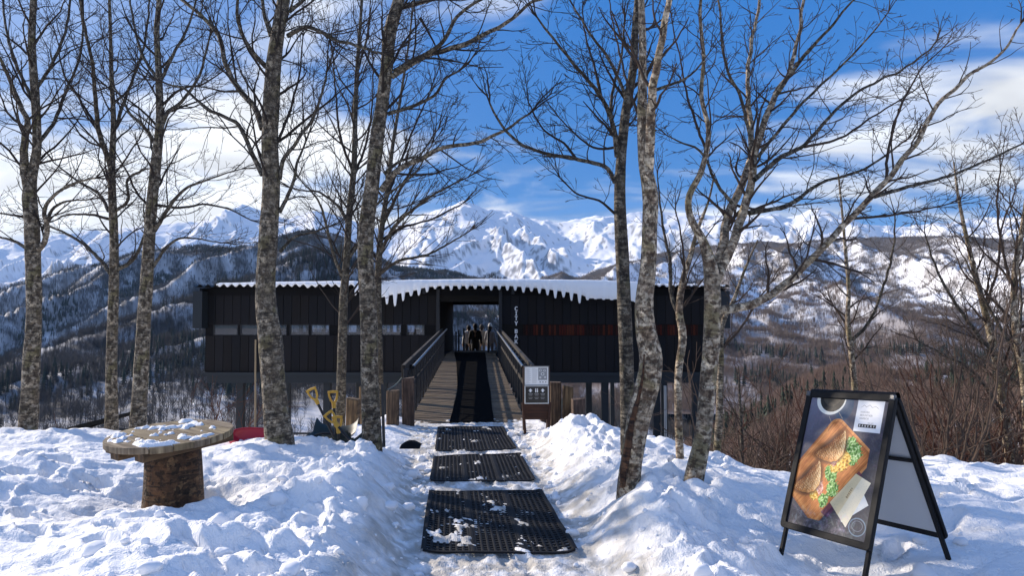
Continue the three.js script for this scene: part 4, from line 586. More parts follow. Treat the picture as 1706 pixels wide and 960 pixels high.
// ---------------------------------------------------------------- red sled, shovels, scoop, pole
const frontY = (x, d) => groundH(x, -d);
{
  const c = P(428, 738, 7.6), red = std([0.42, 0.012, 0.03], 0.38);
  const t = thing('red_sled', 'red plastic snow sled lying behind the stump table', 'sled', [c.x, frontY(c.x, 7.6) - 0.02, c.z]);
  const f = (u, v, o) => { const a = (u - 0.5) * 2, b = (v - 0.5) * 2, w = 0.2 * Math.pow(1 - Math.abs(a) ** 3.2 * 0.93, 0.6), x = a * 0.34, z = b * w; const y = 0.13 * Math.max(Math.abs(b) ** 3, Math.abs(a) ** 5) + 0.02 + 0.06 * Math.max(0, a) ** 2 + o; return [x, y, -z]; };
  mesh('hull', mergeGeometries([grid(40, 24, (u, v) => f(u, v, 0)), grid(40, 24, (u, v) => f(u, v, -0.008))]), red, t);
  for (const s of [-0.06, 0.06]) mesh('runner', new Geo().tube([V(-0.26, 0.012, s), V(0, 0.006, s), V(0.26, 0.02, s)], [0.012, 0.012, 0.012], 8).geo(), red, t);
  mesh('rim', new Geo().tube([...Array(33)].map((_, k) => { const q = k / 32, u = q < 0.5 ? q * 2 : 2 - q * 2, v = q < 0.5 ? 0 : 1, a = f(lerp(0.02, 0.98, u), v, 0); return V(...a); }), Array(33).fill(0.011), 7).geo(), red, t);
  t.rotation.set(0.32, 0.05, -0.1); t.scale.setScalar(0.88); t.position.y -= 0.06;
}
const shaftMat = std([0.012, 0.012, 0.013], 0.45), yellow = std([0.6, 0.34, 0.04], 0.5), bladeMat = std([0.012, 0.022, 0.018], 0.5);
function shovel(label, hx, hy, bx, by, d) {                             // a D-handled snow shovel stuck blade down
  const H = P(hx, hy, d), B = P(bx, by, d + 0.05), t = thing('snow_shovel', label, 'shovel', [B.x, B.y, B.z], 'yellow handled snow shovels');
  const dir = H.clone().sub(B), L = dir.length(); dir.normalize();
  t.quaternion.setFromUnitVectors(V(0, 1, 0), dir);
  mesh('shaft', new Geo().tube([V(0, 0, 0), V(0, L - 0.13, 0)], [0.017, 0.015], 10).geo(), shaftMat, t);
  const y = L - 0.14, w = 0.045, h = mesh('handle', new Geo().tube([V(0, y - 0.05, 0), V(0, y + 0.02, 0)], [0.022, 0.024], 10).tube([V(0, y, 0), V(-w * 0.7, y + 0.04, 0), V(-w, y + 0.09, 0), V(-w, y + 0.125, 0)], [0.013, 0.0125, 0.012, 0.012], 8).tube([V(0, y, 0), V(w * 0.7, y + 0.04, 0), V(w, y + 0.09, 0), V(w, y + 0.125, 0)], [0.013, 0.0125, 0.012, 0.012], 8).geo(), yellow, t);
  mesh('grip', new Geo().tube([V(-w - 0.012, y + 0.13, 0), V(0, y + 0.134, 0), V(w + 0.012, y + 0.13, 0)], [0.014, 0.015, 0.014], 10).geo(), yellow, h);
  mesh('blade', mergeGeometries([grid(12, 12, (u, v) => { const a = u - 0.5, q = v; return [a * 0.36 * (0.9 + 0.1 * q), 0.08 - q * 0.34, 0.06 * (1 - 4 * a * a) * (0.4 + 0.6 * q) - 0.05 * q * q]; }), grid(12, 12, (u, v) => { const a = u - 0.5, q = v; return [a * 0.36 * (0.9 + 0.1 * q), 0.08 - q * 0.34, 0.06 * (1 - 4 * a * a) * (0.4 + 0.6 * q) - 0.05 * q * q + 0.005]; })]), bladeMat, t);
}
shovel('yellow handled shovel leaning farthest left of the shovel cluster', 518, 648, 562, 738, 7.6);
shovel('yellow handled shovel standing tallest and upright in the cluster', 555, 652, 561, 735, 7.7);
shovel('low yellow handled shovel at the front of the cluster', 546, 688, 592, 745, 7.4);
shovel('lowest yellow handled shovel, half hidden beside the front one', 562, 694, 566, 742, 7.55);
{
  const c = P(556, 728, 8.0), t = thing('snow_scoop', 'black two handed snow scoop with a tubular frame lying by the shovels', 'scoop', [c.x, frontY(c.x, 8.0), c.z]);
  mesh('pan', mergeGeometries([0, 0.006].map((o) => grid(20, 14, (u, v) => { const a = (u - 0.5) * 2, q = v; return [a * 0.25, 0.03 + o + 0.1 * Math.abs(a) ** 4 + 0.14 * smooth(0.55, 1, q), 0.22 - q * 0.42]; }))), bladeMat, t);
  for (const s of [-1, 1]) mesh('frame_tube', new Geo().tube([V(s * 0.2, 0.1, -0.1), V(s * 0.16 - 0.3, 0.12, 0.0), V(s * 0.12 - 0.62, 0.02, 0.1)], [0.012, 0.012, 0.012], 8).geo(), shaftMat, t);
  mesh('cross_bar', new Geo().tube([V(-0.48, 0.07, 0.03), V(-0.74, 0.02, 0.1)], [0.012, 0.012], 8).geo(), shaftMat, t);
}
{
  const a = P(425, 722, 8.1), b = P(427, 566, 8.1), t = thing('marker_pole', 'thin tan bamboo pole standing left of the thick mottled trunk', 'pole', [a.x, a.y - 0.2, a.z]);
  const pts = [], rad = [], tan = std([0.36, 0.25, 0.13], 0.6); for (let k = 0; k <= 24; k++) { const q = k / 24; pts.push(V(lerp(0, b.x - a.x, q) + 0.004 * Math.sin(q * 5), q * (b.y - a.y + 0.2), 0)); rad.push(0.0125 - 0.003 * q); }
  const p = mesh('cane', new Geo().tube(pts, rad, 8).geo(), tan, t);
  for (let k = 3; k < 24; k += 4) mesh('node_ring', new THREE.TorusGeometry(rad[k] * 1.02, 0.0022, 5, 12).rotateX(Math.PI / 2).translate(pts[k].x, pts[k].y, 0), tan, p);
}
{
  const a = P(640, 745, 6.9), b = P(637, 640, 6.95), t = thing('snow_pusher', 'black long handled snow pusher leaning against the tall grey trunk', 'shovel', [a.x, a.y, a.z]);
  mesh('shaft', new Geo().tube([V(0, 0, 0), b.clone().sub(a)], [0.016, 0.014], 8).geo(), shaftMat, t);
  mesh('blade', mergeGeometries([0, 0.006].map((o) => grid(14, 8, (u, v) => { const q = u - 0.5; return [0.27 + q * 0.2, 0.0 + o + 0.06 * Math.sin(v * 2.6) * (1 - 3 * q * q), 0.1 - 0.2 * v]; }))), blackMat, t);
}
// ---------------------------------------------------------------- wooden stakes on both sides of the bridge foot
function stake(px, top, wpx, d, label, k) {
  const a = P(px, top, d), w = wpx / FOC * d, y0 = groundH(a.x, -d, false) - 0.5, h = a.y - y0, t = mesh('wooden_stake', new THREE.BufferGeometry(), stakeTones[k % 3]);
  const g = bevBox(w, h, w * 0.9, 0.012), p = g.attributes.position; for (let i = 0; i < p.count; i++) if (p.getY(i) > h * 0.4) p.setY(i, p.getY(i) + 0.02 * noise(p.getX(i) * 30 + px, p.getZ(i) * 30) + p.getX(i) * 0.12 * ((k % 3) - 1)); g.computeVertexNormals(); g.translate(0, h / 2, 0);
  t.geometry = g; t.position.set(a.x, y0, a.z); t.rotation.set(0, 0.2 * ((k * 7) % 5 - 2) * 0.3, 0.015 * (k % 3 - 1)); tag(t, label, 'stake', 'wooden stakes by the footbridge');
}
stake(588, 664, 20, 9.6, 'short wooden stake left of the tall grey trunk', 0); stake(655, 651, 19, 9.7, 'lower wooden stake just right of the tall grey trunk', 1); stake(682, 630, 20, 9.9, 'tallest wooden stake beside the left bridge railing', 2); stake(604, 645, 12, 10.2, 'thin pale wooden stake mostly hidden by the tall grey trunk', 0);
stake(925, 636, 18, 9.9, 'wooden stake right behind the framed notice board', 1); stake(944, 643, 17, 9.8, 'middle wooden stake right of the notice board', 0); stake(965, 664, 20, 9.6, 'shortest wooden stake, farthest right of the notice board', 2); stake(908, 640, 14, 10.2, 'wooden stake hidden behind the edge of the notice board', 2);
{ const a = P(645, 650, 9.6), b = P(676, 620, 11.5), pts = [...Array(9)].map((_, k) => a.clone().lerp(b, k / 8).add(V(0, -0.05 * Math.sin(Math.PI * k / 8), 0))); tag(mesh('guide_rope', new Geo().tube(pts, Array(9).fill(0.009), 6).geo(), std([0.12, 0.16, 0.15], 0.8)), 'thin slack rope from the stakes up to the left bridge railing', 'rope'); }
// ---------------------------------------------------------------- notice board at the bridge foot
function canvasTex(w, h, draw) { const c = document.createElement('canvas'); c.width = w; c.height = h; const x = c.getContext('2d'); draw(x, w, h); const t = new THREE.CanvasTexture(c); t.colorSpace = THREE.SRGBColorSpace; t.magFilter = THREE.LinearFilter; return t; }
{
  const d = 9.3, c = P(894, 720, d), t = thing('notice_board', 'wooden stand with two framed notices at the foot of the footbridge', 'board', [c.x, c.y - 0.05, c.z]);
  t.rotation.y = 0.05; const S = d / FOC, y = (py) => (720 - py) * S + 0.05, wd = woodMat([0.16, 0.09, 0.06], [0.3, 0.18, 0.12], 81);
  mesh('backboard', bevBox(45 * S, 88 * S, 0.03).translate(0, (y(612) + y(700)) / 2, -0.03), wd, t);
  for (const s of [-1, 1]) for (const q of [0.03, -0.2]) { const l = mesh('leg', bevBox(0.035, 0.5, 0.035).translate(0, 0.2, 0), wd, t); l.position.set(s * 0.155, 0, q); l.rotation.set(q > 0 ? -0.12 : 0.3, 0, -s * 0.06); }
  const top = canvasTex(256, 224, (x, w, h) => { x.fillStyle = '#e9e9e6'; x.fillRect(0, 0, w, h); x.fillStyle = '#9a9a98'; for (let k = 0; k < 15; k++) { x.fillRect(16, 22 + k * 12.5, 30 + (k * 37) % 24, 3); x.fillRect(80, 22 + k * 12.5, 36 + (k * 23) % 24, 3); } x.fillStyle = '#8d8f90'; x.fillRect(146, 14, 96, 150); x.fillStyle = '#cfcfcb'; for (const [a, b, r] of [[170, 46, 15], [214, 48, 14], [194, 90, 20], [168, 132, 12], [220, 130, 12]]) { x.beginPath(); x.arc(a, b, r, 0, 7); x.fill(); } x.fillStyle = '#55585a'; for (const [a, b, r] of [[170, 46, 7], [214, 48, 6], [194, 90, 9]]) { x.beginPath(); x.arc(a, b, r, 0, 7); x.fill(); } x.fillStyle = '#333'; for (const a of [160, 190, 220]) x.fillRect(a, 184, 14, 10); });
  const low = canvasTex(256, 176, (x, w, h) => { x.fillStyle = '#0b0b0c'; x.fillRect(0, 0, w, h); x.fillStyle = '#e8e8e8'; for (const a of [58, 198]) { x.beginPath(); x.moveTo(a, 22); x.lineTo(a + 24, 46); x.lineTo(a + 10, 46); x.lineTo(a + 10, 62); x.lineTo(a - 10, 62); x.lineTo(a - 10, 46); x.lineTo(a - 24, 46); x.closePath(); x.fill(); } for (const a of [118, 138]) { x.beginPath(); x.arc(a, 27, 6, 0, 7); x.fill(); x.fillRect(a - 6, 35, 12, 29); } x.fillStyle = '#a8a8a8'; for (const a of [58, 128, 198]) { x.fillRect(a - 26, 78, 52, 4); x.fillRect(a - 20, 92, 40, 4); x.fillRect(a - 24, 118, 48, 3); x.fillRect(a - 18, 130, 36, 3); } });
  const frame = (yc, w, h, tex, col) => { const f = new Geo(), b = 0.012; f.box(-w / 2, yc - h / 2, 0, w / 2, yc - h / 2 + b, 0.016).box(-w / 2, yc + h / 2 - b, 0, w / 2, yc + h / 2, 0.016).box(-w / 2, yc - h / 2 + b, 0, -w / 2 + b, yc + h / 2 - b, 0.016).box(w / 2 - b, yc - h / 2 + b, 0, w / 2, yc + h / 2 - b, 0.016); const fr = mesh('picture_frame', f.geo(), col, t); const p = mesh('notice', new THREE.PlaneGeometry(w - 2 * b, h - 2 * b).translate(0, yc, 0.006), new THREE.MeshStandardMaterial({ map: tex, roughness: 0.4 }), fr); };
  frame(y(627.5), 42 * S, 33 * S, top, std([0.09, 0.09, 0.09], 0.5)); frame(y(658.5), 40 * S, 30 * S, low, std([0.6, 0.6, 0.58], 0.5));
}
// ---------------------------------------------------------------- A-frame sign
{
  const W = 0.62, H = 0.862, leg = 0.33, t = thing('sandwich_board', 'black A-frame sign with a sandwich poster standing in the right snow', 'sign', [0, 0, 0]);
  const rot = new THREE.Matrix4().makeRotationFromEuler(new THREE.Euler(-0.359, -1.177, 0.066, 'YXZ')), centre = V(1.907, 0.691, -4.072);
  t.position.copy(centre); t.quaternion.setFromRotationMatrix(rot);
  const frameMat = dull([0.01, 0.01, 0.011], 0.5, 0.3), greyBack = std([0.5, 0.52, 0.54], 0.5), b = 0.032;
  const side = (parent) => {
    const f = new THREE.Shape(), rr = 0.025, w = W / 2, h = H / 2;
    const rounded = (s, w, h, r) => { s.moveTo(-w + r, -h); s.lineTo(w - r, -h); s.quadraticCurveTo(w, -h, w, -h + r); s.lineTo(w, h - r); s.quadraticCurveTo(w, h, w - r, h); s.lineTo(-w + r, h); s.quadraticCurveTo(-w, h, -w, h - r); s.lineTo(-w, -h + r); s.quadraticCurveTo(-w, -h, -w + r, -h); return s; };
    rounded(f, w, h, rr); f.holes.push(rounded(new THREE.Path(), w - b, h - b, 0.012));
    const fr = mesh('frame', new THREE.ExtrudeGeometry(f, { depth: 0.012, bevelEnabled: true, bevelThickness: 0.005, bevelSize: 0.004, bevelSegments: 2 }).translate(0, 0, -0.012), frameMat, parent);
    mesh('back_sheet', boxGeo(-w + b - 0.006, -h + b - 0.006, -0.016, w - b + 0.006, h - b + 0.006, -0.01), greyBack, parent);
    for (const s of [-1, 1]) mesh('leg', bevBox(0.026, H + leg, 0.022, 0.004).translate(s * (w - 0.02), -leg / 2 - 0.01, -0.028), frameMat, parent);
    return fr;
  };
  const front = new THREE.Group(); front.name = 'front_panel'; t.add(front); side(front);
  const poster = canvasTex(1024, 1448, (x, w, h) => {
    const r = rng(3), g = x.createLinearGradient(0, 0, w, h); g.addColorStop(0, '#7d7f92'); g.addColorStop(0.35, '#4c4955'); g.addColorStop(0.7, '#3d3a40'); g.addColorStop(1, '#4a4b52'); x.fillStyle = g; x.fillRect(0, 0, w, h);
    for (let k = 0; k < 2600; k++) { x.fillStyle = `rgba(${90 + r() * 90},${85 + r() * 85},${95 + r() * 90},${0.03 + r() * 0.05})`; x.beginPath(); x.ellipse(r() * w, r() * h, 4 + r() * 50, 2 + r() * 9, r() * 3, 0, 7); x.fill(); }
    x.fillStyle = 'rgba(40,95,125,0.35)'; x.beginPath(); x.ellipse(480, 100, 110, 160, 0.2, 0, 7); x.fill();
    // cup
    x.fillStyle = '#e9e8dc'; x.beginPath(); x.ellipse(290, 20, 195, 180, 0, 0, 7); x.fill(); x.fillStyle = '#23221f'; x.beginPath(); x.ellipse(305, 5, 165, 160, 0, 0, 7); x.fill(); x.fillStyle = '#4b4438'; x.beginPath(); x.ellipse(300, -20, 120, 120, 0, 0, 7); x.fill();
    x.strokeStyle = '#b0a28e'; x.lineWidth = 8; for (const [a, b, c, e] of [[300, 215, 360, 300], [420, 165, 480, 230]]) { x.beginPath(); x.moveTo(a, b); x.lineTo(c, e); x.stroke(); }
    // tray and sandwiches, worked out pixel by pixel
    const im = x.getImageData(0, 0, w, h), D = im.data, mix3 = (a, b, t) => [lerp(a[0], b[0], t), lerp(a[1], b[1], t), lerp(a[2], b[2], t)];
    const leafy = [[690, 585, 118, 0], [640, 480, 70, 0], [470, 830, 92, 0], [520, 985, 86, 0], [430, 1120, 70, 0], [575, 680, 112, 1], [500, 740, 80, 1], [330, 1010, 85, 2], [470, 690, 60, 2], [300, 1080, 60, 1]];
    const pal = [[[48, 84, 32], [112, 172, 66], [222, 238, 176]], [[150, 92, 20], [232, 178, 52], [250, 228, 140]], [[140, 70, 66], [224, 160, 140], [246, 224, 210]]];
    const rolls = [[430, 565, -0.72, 220], [205, 935, -0.85, 215]];
    const rollH = (u, v) => { const vv = v + 0.5 * u * u - 0.15, e = 0.5 * (1 - 0.22 * u * u) + 0.05 * noise(u * 5, v * 5), q = u * u * 0.96 + (vv / e) ** 2; if (q >= 1) return -1; const b = u * 7.5 + 0.9 * vv * (u > 0 ? 1 : -1) + 0.5 * noise(u * 4, v * 6), s = b - Math.floor(b); return Math.sqrt(1 - q) * 0.62 + 0.19 * Math.sqrt(s) + 0.05 * noise(u * 22, v * 22) + 0.03 * noise(u * 50, v * 30); };
    for (let j = 60; j < 1340; j++) for (let i = 0; i < 880; i++) {
      const ax = i - 395, ay = j - 800, lx = ax * Math.cos(0.62) + ay * Math.sin(0.62), ly = -ax * Math.sin(0.62) + ay * Math.cos(0.62), R = 115, qx = Math.abs(lx) - 345 + R, qy = Math.abs(ly) - 505 + R, sd = Math.hypot(Math.max(qx, 0), Math.max(qy, 0)) + Math.min(0, Math.max(qx, qy)) - R;
      let c = null;
      if (sd < 0) { const g = fbm(lx / 16, ly / 190, 4, 0.6), k = clamp(0.5 + g * 0.6 + 0.2 * noise(lx / 120, ly / 120)); c = mix3([182, 96, 42], [242, 162, 84], k); if (sd > -30) c = mix3(c, lx - ly > 0 ? [238, 178, 120] : [120, 58, 26], 0.55 * (1 + sd / 30)); else if (sd > -62) c = mix3(c, lx - ly > 0 ? [112, 56, 26] : [236, 168, 92], 0.5 * (1 - (-sd - 30) / 32)); }
      for (const [cx, cy, s, p] of leafy) { const dx = (i - cx) / s, dy = (j - cy) / (s * 1.15), q = dx * dx + dy * dy + 0.55 * fbm(i / 38 + cx, j / 38, 4, 0.6); if (q < 0.8) { const f = clamp(0.5 + 1.1 * fbm(i / 26 + cx, j / 26 + p * 9, 4, 0.62) - 0.25 * q), rf = ridged(i / 44 + cx, j / 44, 3) * 0.45; const t = clamp(f * 0.75 + rf - 0.1); c = t < 0.5 ? mix3(pal[p][0], pal[p][1], t * 2) : mix3(pal[p][1], pal[p][2], t * 2 - 1); } }
      for (const [cx, cy, a, s] of rolls) { const dx = (i - cx) / s, dy = (j - cy) / s, u = dx * Math.cos(a) + dy * Math.sin(a), v = -dx * Math.sin(a) + dy * Math.cos(a), H0 = rollH(u, v); if (H0 > 0) { const e = 0.012, gx = (rollH(u + e, v) - H0) / e, gy = (rollH(u, v + e) - H0) / e, l = clamp((0.75 - gx * 0.25 - gy * 0.42) / Math.sqrt(1 + gx * gx + gy * gy)), tone = clamp(l * 1.25 + 0.08 + 0.14 * noise(u * 9, v * 9)); c = tone < 0.5 ? mix3([108, 48, 16], [226, 146, 66], tone * 2) : mix3([226, 146, 66], [255, 230, 176], tone * 2 - 1); } else if (H0 <= 0 && c) { const q = u * u + ((v + 0.34 * u * u - 0.1) / 0.6) ** 2; if (q < 1.45) c = mix3(c, [60, 30, 14], 0.45 * (1.45 - q) / 0.45); } }
      if (c) { const k = (j * w + i) * 4, n = 1 + 0.08 * (r() - 0.5); D[k] = clamp(c[0] * n, 0, 255); D[k + 1] = clamp(c[1] * n, 0, 255); D[k + 2] = clamp(c[2] * n, 0, 255); }
    }
    x.putImageData(im, 0, 0);
    // purple cloth, napkins
    x.fillStyle = 'rgba(96,42,70,0.75)'; x.beginPath(); x.moveTo(800, 760); x.quadraticCurveTo(640, 960, 430, 1250); x.lineTo(520, 1290); x.quadraticCurveTo(720, 1010, 850, 800); x.fill();
    x.fillStyle = '#e4e3dc'; x.beginPath(); x.moveTo(880, 950); x.lineTo(975, 1080); x.lineTo(700, 1300); x.lineTo(640, 1200); x.fill();
    x.fillStyle = '#efe3c4'; x.beginPath(); x.moveTo(770, 790); x.lineTo(960, 860); x.lineTo(760, 1340); x.lineTo(520, 1130); x.fill(); x.fillStyle = 'rgba(215,180,110,0.4)'; x.beginPath(); x.moveTo(770, 790); x.lineTo(850, 820); x.lineTo(640, 1240); x.lineTo(520, 1130); x.fill();
    x.save(); x.translate(745, 1000); x.rotate(-1.13); x.fillStyle = '#8a6a44'; x.font = 'bold 34px sans-serif'; x.textAlign = 'center'; x.fillText('BAKERY', 0, 0); x.restore();
    // glass, and a blurry reflection painted into the print at the bottom
    x.strokeStyle = 'rgba(150,180,200,0.6)'; x.lineWidth = 12; x.beginPath(); x.ellipse(890, 1310, 95, 85, 0, 0, 7); x.stroke(); x.strokeStyle = 'rgba(200,215,225,0.4)'; x.lineWidth = 6; x.beginPath(); x.ellipse(890, 1300, 60, 50, 0, 0, 7); x.stroke();
    for (let k = 0; k < 130; k++) { x.fillStyle = `rgba(${170 + r() * 60},${170 + r() * 60},${175 + r() * 60},0.13)`; x.beginPath(); x.ellipse(60 + r() * 800, 1230 + r() * 210, 6 + r() * 60, 3 + r() * 14, r() * 3, 0, 7); x.fill(); }
    for (let k = 0; k < 9000; k++) { const l = r() < 0.5 ? 255 : 0; x.fillStyle = `rgba(${l},${l},${l},${0.03 + r() * 0.07})`; x.fillRect(r() * w, r() * h, 2 + r() * 5, 2 + r() * 5); }
    // card
    x.fillStyle = '#f3f1ee'; x.fillRect(640, 0, 320, 352); x.strokeStyle = '#8c8a86'; x.lineWidth = 4; x.beginPath(); [[690, 92], [725, 66], [752, 86], [790, 62], [822, 88], [860, 74], [900, 96]].forEach(([a, b], i) => (i ? x.lineTo(a, b) : x.moveTo(a, b))); x.stroke();
    x.fillStyle = '#77756f'; x.font = '29px sans-serif'; x.textAlign = 'left'; x.fillText('HAKUBA', 690, 152); x.fillText('MOUNTAIN', 690, 186); x.fillText('HARBOR', 690, 220);
    x.font = '17px sans-serif'; x.fillText('THE CITY', 800, 262); x.fillStyle = '#1b1a19'; x.fillRect(690, 270, 214, 36); x.fillStyle = '#f3f1ee'; x.font = 'bold 30px sans-serif'; 'BAKERY'.split('').forEach((c, i) => x.fillText(c, 699 + i * 34, 299));
  });
  mesh('poster', new THREE.PlaneGeometry(W - 2 * b + 0.008, H - 2 * b + 0.008).translate(0, 0, -0.006), new THREE.MeshPhysicalMaterial({ map: poster, roughness: 0.45, clearcoat: 0.15, clearcoatRoughness: 0.1, specularIntensity: 0.4 }), front);
  const hinge = new THREE.Group(); hinge.name = 'back_panel'; hinge.position.set(0, H / 2 - 0.012, -0.045); hinge.rotation.set(0.72, Math.PI, 0, 'XYZ'); t.add(hinge);
  const inner = new THREE.Group(); inner.name = 'panel'; inner.position.set(0, -H / 2 + 0.012, 0); hinge.add(inner);
  const list = []; const tmp = new THREE.Group(); side(tmp); for (const m of [...tmp.children]) { m.position.y = -H / 2 + 0.012; hinge.add(m); } hinge.remove(inner);
  for (const yy of [-H * 0.42]) mesh('cross_brace', bevBox(W - 0.06, 0.022, 0.014, 0.003).translate(0, yy, -0.03), frameMat, hinge);
  mesh('top_cap', new Geo().tube([V(-W / 2 + 0.01, H / 2 + 0.006, -0.03), V(W / 2 - 0.01, H / 2 + 0.006, -0.03)], [0.022, 0.022], 10).geo(), frameMat, t);
  for (const s of [-1, 1]) mesh('corner_clip', bevBox(0.03, 0.03, 0.02, 0.004).translate(s * (W / 2 - 0.013), H / 2 - 0.013, 0.002), std([0.12, 0.12, 0.12], 0.3, { metalness: 0.5 }), front);
}
// ---------------------------------------------------------------- people on the terrace
function figure(label, px, d, floor, h, jacketC, legC, hairC, opts = {}) {
  const x = (px - 853) / FOC * d, t = thing('person', label, 'person', [x, floor, -d], 'people standing on the terrace'); t.rotation.y = opts.turn ?? Math.PI;   // seen from behind
  const s = h / 1.7, field = (caps, res, size, cy, k = 0.03) => {
    const mc = new MarchingCubes(res, new THREE.MeshStandardMaterial(), false, false, 60000); mc.isolation = 0;
    for (let a = 0; a < res; a++) for (let b = 0; b < res; b++) for (let c = 0; c < res; c++) {
      const px2 = ((c - res / 2) / (res / 2)) * size, py = ((b - res / 2) / (res / 2)) * size + cy, pz = ((a - res / 2) / (res / 2)) * size; let best = 1e3;
      for (const [A, B, ra, rb, fz = 1] of caps) { const bx = B[0] - A[0], by = B[1] - A[1], bz = B[2] - A[2], q = clamp(((px2 - A[0]) * bx + (py - A[1]) * by + (pz - A[2]) * bz) / (bx * bx + by * by + bz * bz + 1e-9)); const dx = px2 - A[0] - bx * q, dy = py - A[1] - by * q, dz = (pz - A[2] - bz * q) / fz, dd = Math.hypot(dx, dy, dz) - lerp(ra, rb, q); const hh = clamp(0.5 + 0.5 * (best - dd) / k); best = lerp(best, dd, hh) - k * hh * (1 - hh); }
      mc.field[a * res * res + b * res + c] = -best;
    }
    mc.update(); const n = mc.count, g = new THREE.BufferGeometry(); const pos = mc.positionArray.slice(0, n * 3); for (let i = 0; i < n * 3; i += 3) { pos[i] = pos[i] * size * s; pos[i + 1] = (pos[i + 1] * size + cy) * s; pos[i + 2] = pos[i + 2] * size * s; }
    g.setAttribute('position', new THREE.BufferAttribute(pos, 3)); g.setAttribute('normal', new THREE.BufferAttribute(mc.normalArray.slice(0, n * 3), 3)); const m = mergeVertices(g.deleteAttribute('normal'), 1e-4); m.computeVertexNormals(); m.setAttribute('uv', new THREE.Float32BufferAttribute(new Float32Array(m.attributes.position.count * 2), 2)); return m;
  };
  const ax = opts.arm ?? 0.1, hand = [0.26, 0.80, ax];
  const parts = [field([[[0.09, 0.86, 0], [0.1, 0.46, 0.01], 0.085, 0.058], [[0.1, 0.46, 0.01], [0.1, 0.08, -0.01], 0.058, 0.042], [[0.1, 0.045, -0.03], [0.11, 0.04, 0.13], 0.048, 0.038], [[-0.09, 0.86, 0], [-0.1, 0.46, 0.01], 0.085, 0.058], [[-0.1, 0.46, 0.01], [-0.1, 0.08, -0.01], 0.058, 0.042], [[-0.1, 0.045, -0.03], [-0.11, 0.04, 0.13], 0.048, 0.038], [[0, 0.9, 0], [0, 1.36, 0], 0.12, 0.12], [[0, 1.4, 0], [0, 1.5, 0.01], 0.055, 0.052], [[0, 1.54, 0.03], [0, 1.62, 0], 0.075, 0.095], [[0, 1.57, 0.1], [0, 1.55, 0.118], 0.016, 0.014]], 84, 0.95, 0.86)];
  for (const e of [-1, 1]) { parts.push(new Geo().tube([V(e * 0.255, 0.86, ax - 0.02), V(e * 0.262, 0.78, ax)].map((v) => v.multiplyScalar(s)), [0.03, 0.034], 8).geo()); for (let f = 0; f < 4; f++) parts.push(new Geo().tube([V(e * 0.262, 0.785, ax - 0.03 + f * 0.02), V(e * 0.258, 0.735, ax - 0.03 + f * 0.021), V(e * 0.246, 0.70 + Math.abs(f - 1.5) * 0.008, ax - 0.026 + f * 0.02)].map((v) => v.multiplyScalar(s)), [0.0095, 0.009, 0.006], 6).geo()); parts.push(new Geo().tube([V(e * 0.25, 0.81, ax + 0.03), V(e * 0.236, 0.775, ax + 0.052), V(e * 0.232, 0.745, ax + 0.05)].map((v) => v.multiplyScalar(s)), [0.011, 0.01, 0.007], 6).geo()); }
  const body = mergeGeometries(parts.map((g) => { const q = g.index ? g.toNonIndexed() : g; return q; }));
  { const p = body.attributes.position, c = new Float32Array(p.count * 3); for (let i = 0; i < p.count; i++) { const y = p.getY(i) / s, q = y < 0.1 ? [0.02, 0.02, 0.02] : y < 0.95 && Math.abs(p.getX(i) / s) < 0.22 ? legC : [0.42, 0.27, 0.2]; c.set(q, i * 3); } body.setAttribute('color', new THREE.BufferAttribute(c, 3)); }
  mesh('body', body, new THREE.MeshStandardMaterial({ color: 0xffffff, vertexColors: true, roughness: 0.8 }), t);
  const hem = opts.hem ?? 0.82;
  mesh('jacket', field([[[0, hem + 0.12, 0], [0, 1.1, 0], 0.185, 0.165, 0.72], [[0, 1.1, 0], [0, 1.3, 0], 0.165, 0.175, 0.68], [[-0.12, 1.37, 0], [0.12, 1.37, 0], 0.085, 0.085], [[0.18, 1.36, 0], [0.245, 1.1, -0.01], 0.075, 0.058], [[0.245, 1.1, -0.01], [0.256, 0.88, ax - 0.02], 0.058, 0.045], [[-0.18, 1.36, 0], [-0.245, 1.1, -0.01], 0.075, 0.058], [[-0.245, 1.1, -0.01], [-0.256, 0.88, ax - 0.02], 0.058, 0.045], [[0, 1.42, -0.01], [0, 1.46, -0.01], 0.085, 0.075]], 60, 0.5, 1.12), std(jacketC, 0.8), t);
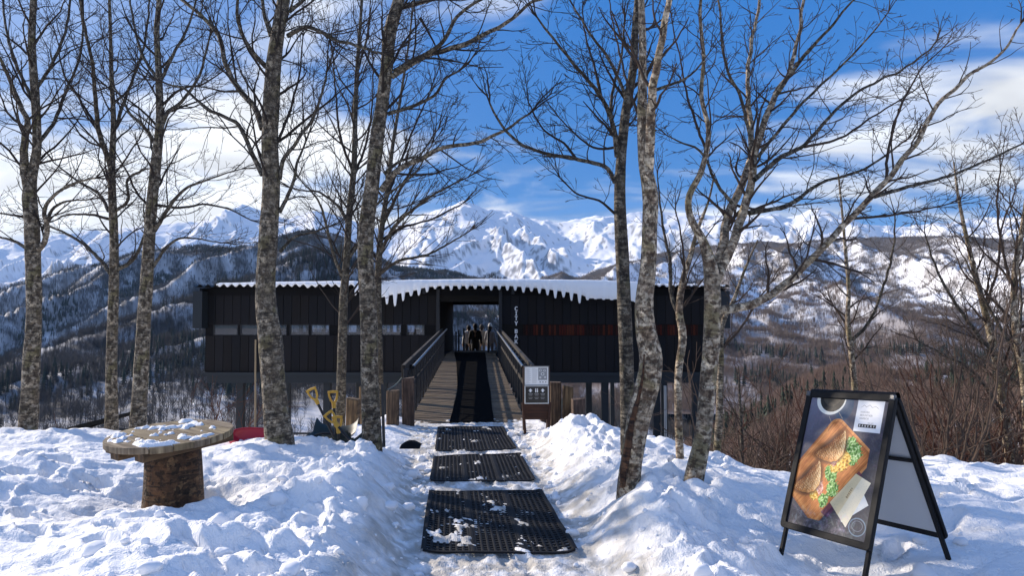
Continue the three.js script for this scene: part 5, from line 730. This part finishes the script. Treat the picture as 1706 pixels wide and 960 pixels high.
  mesh('hair', field([[[0, 1.62, -0.02], [0, 1.64, -0.02], 0.106, 0.1], [[0, 1.6, -0.045], [0, opts.hairTo ?? 1.5, -0.05], 0.085, 0.07]], 40, 0.25, 1.55), std(hairC, 0.75), t);
  if (opts.hat) mesh('hat', field([[[0, 1.66, -0.015], [0, 1.71, -0.02], 0.108, 0.09], [[0, 1.765, -0.02], [0, 1.775, -0.02], 0.02, 0.02]], 40, 0.22, 1.68), std(opts.hat, 0.9), t);
}
const LOW = -0.44;
figure('person in a white jacket with dark hair, leftmost on the terrace', 781, 31, LOW, 1.64, [0.7, 0.68, 0.64], [0.03, 0.03, 0.04], [0.015, 0.012, 0.01], { turn: Math.PI + 0.4 });
figure('person in a long black coat in the middle of the terrace group', 792, 30, LOW, 1.72, [0.012, 0.012, 0.014], [0.012, 0.012, 0.014], [0.012, 0.01, 0.01], { hem: 0.55 });
figure('person in a beige jacket right of the black coat', 803, 31.5, LOW, 1.67, [0.3, 0.27, 0.22], [0.2, 0.18, 0.15], [0.03, 0.025, 0.02], { turn: Math.PI - 0.3 });
figure('person with long dark hair and a pale hat, rightmost on the terrace', 817, 31, LOW, 1.66, [0.28, 0.28, 0.3], [0.14, 0.15, 0.18], [0.02, 0.016, 0.014], { hairTo: 1.28, hat: [0.65, 0.64, 0.6], turn: Math.PI - 0.5 });
// ---------------------------------------------------------------- a shed roof below the crest
{
  const c = P(148, 712, 15), t = thing('shed', 'dark shed whose sloping roof edge shows just over the snow crest at left', 'shed', [c.x, c.y - 2.4, c.z]);
  const s = new THREE.Shape(); s.moveTo(-0.6, 2.3); s.lineTo(0.45, 2.62); s.lineTo(0.45, 2.54); s.lineTo(-0.6, 2.22);
  mesh('roof', new THREE.ExtrudeGeometry(s, { depth: 2.2, bevelEnabled: false }).translate(0, 0, -1.1), dull([0.02, 0.019, 0.017], 0.8), t);
  mesh('wall', boxGeo(-0.5, -1, -0.9, 0.4, 2.23, 0.9), std([0.035, 0.027, 0.02], 0.85), t);
}
renderer.render(scene, camera);
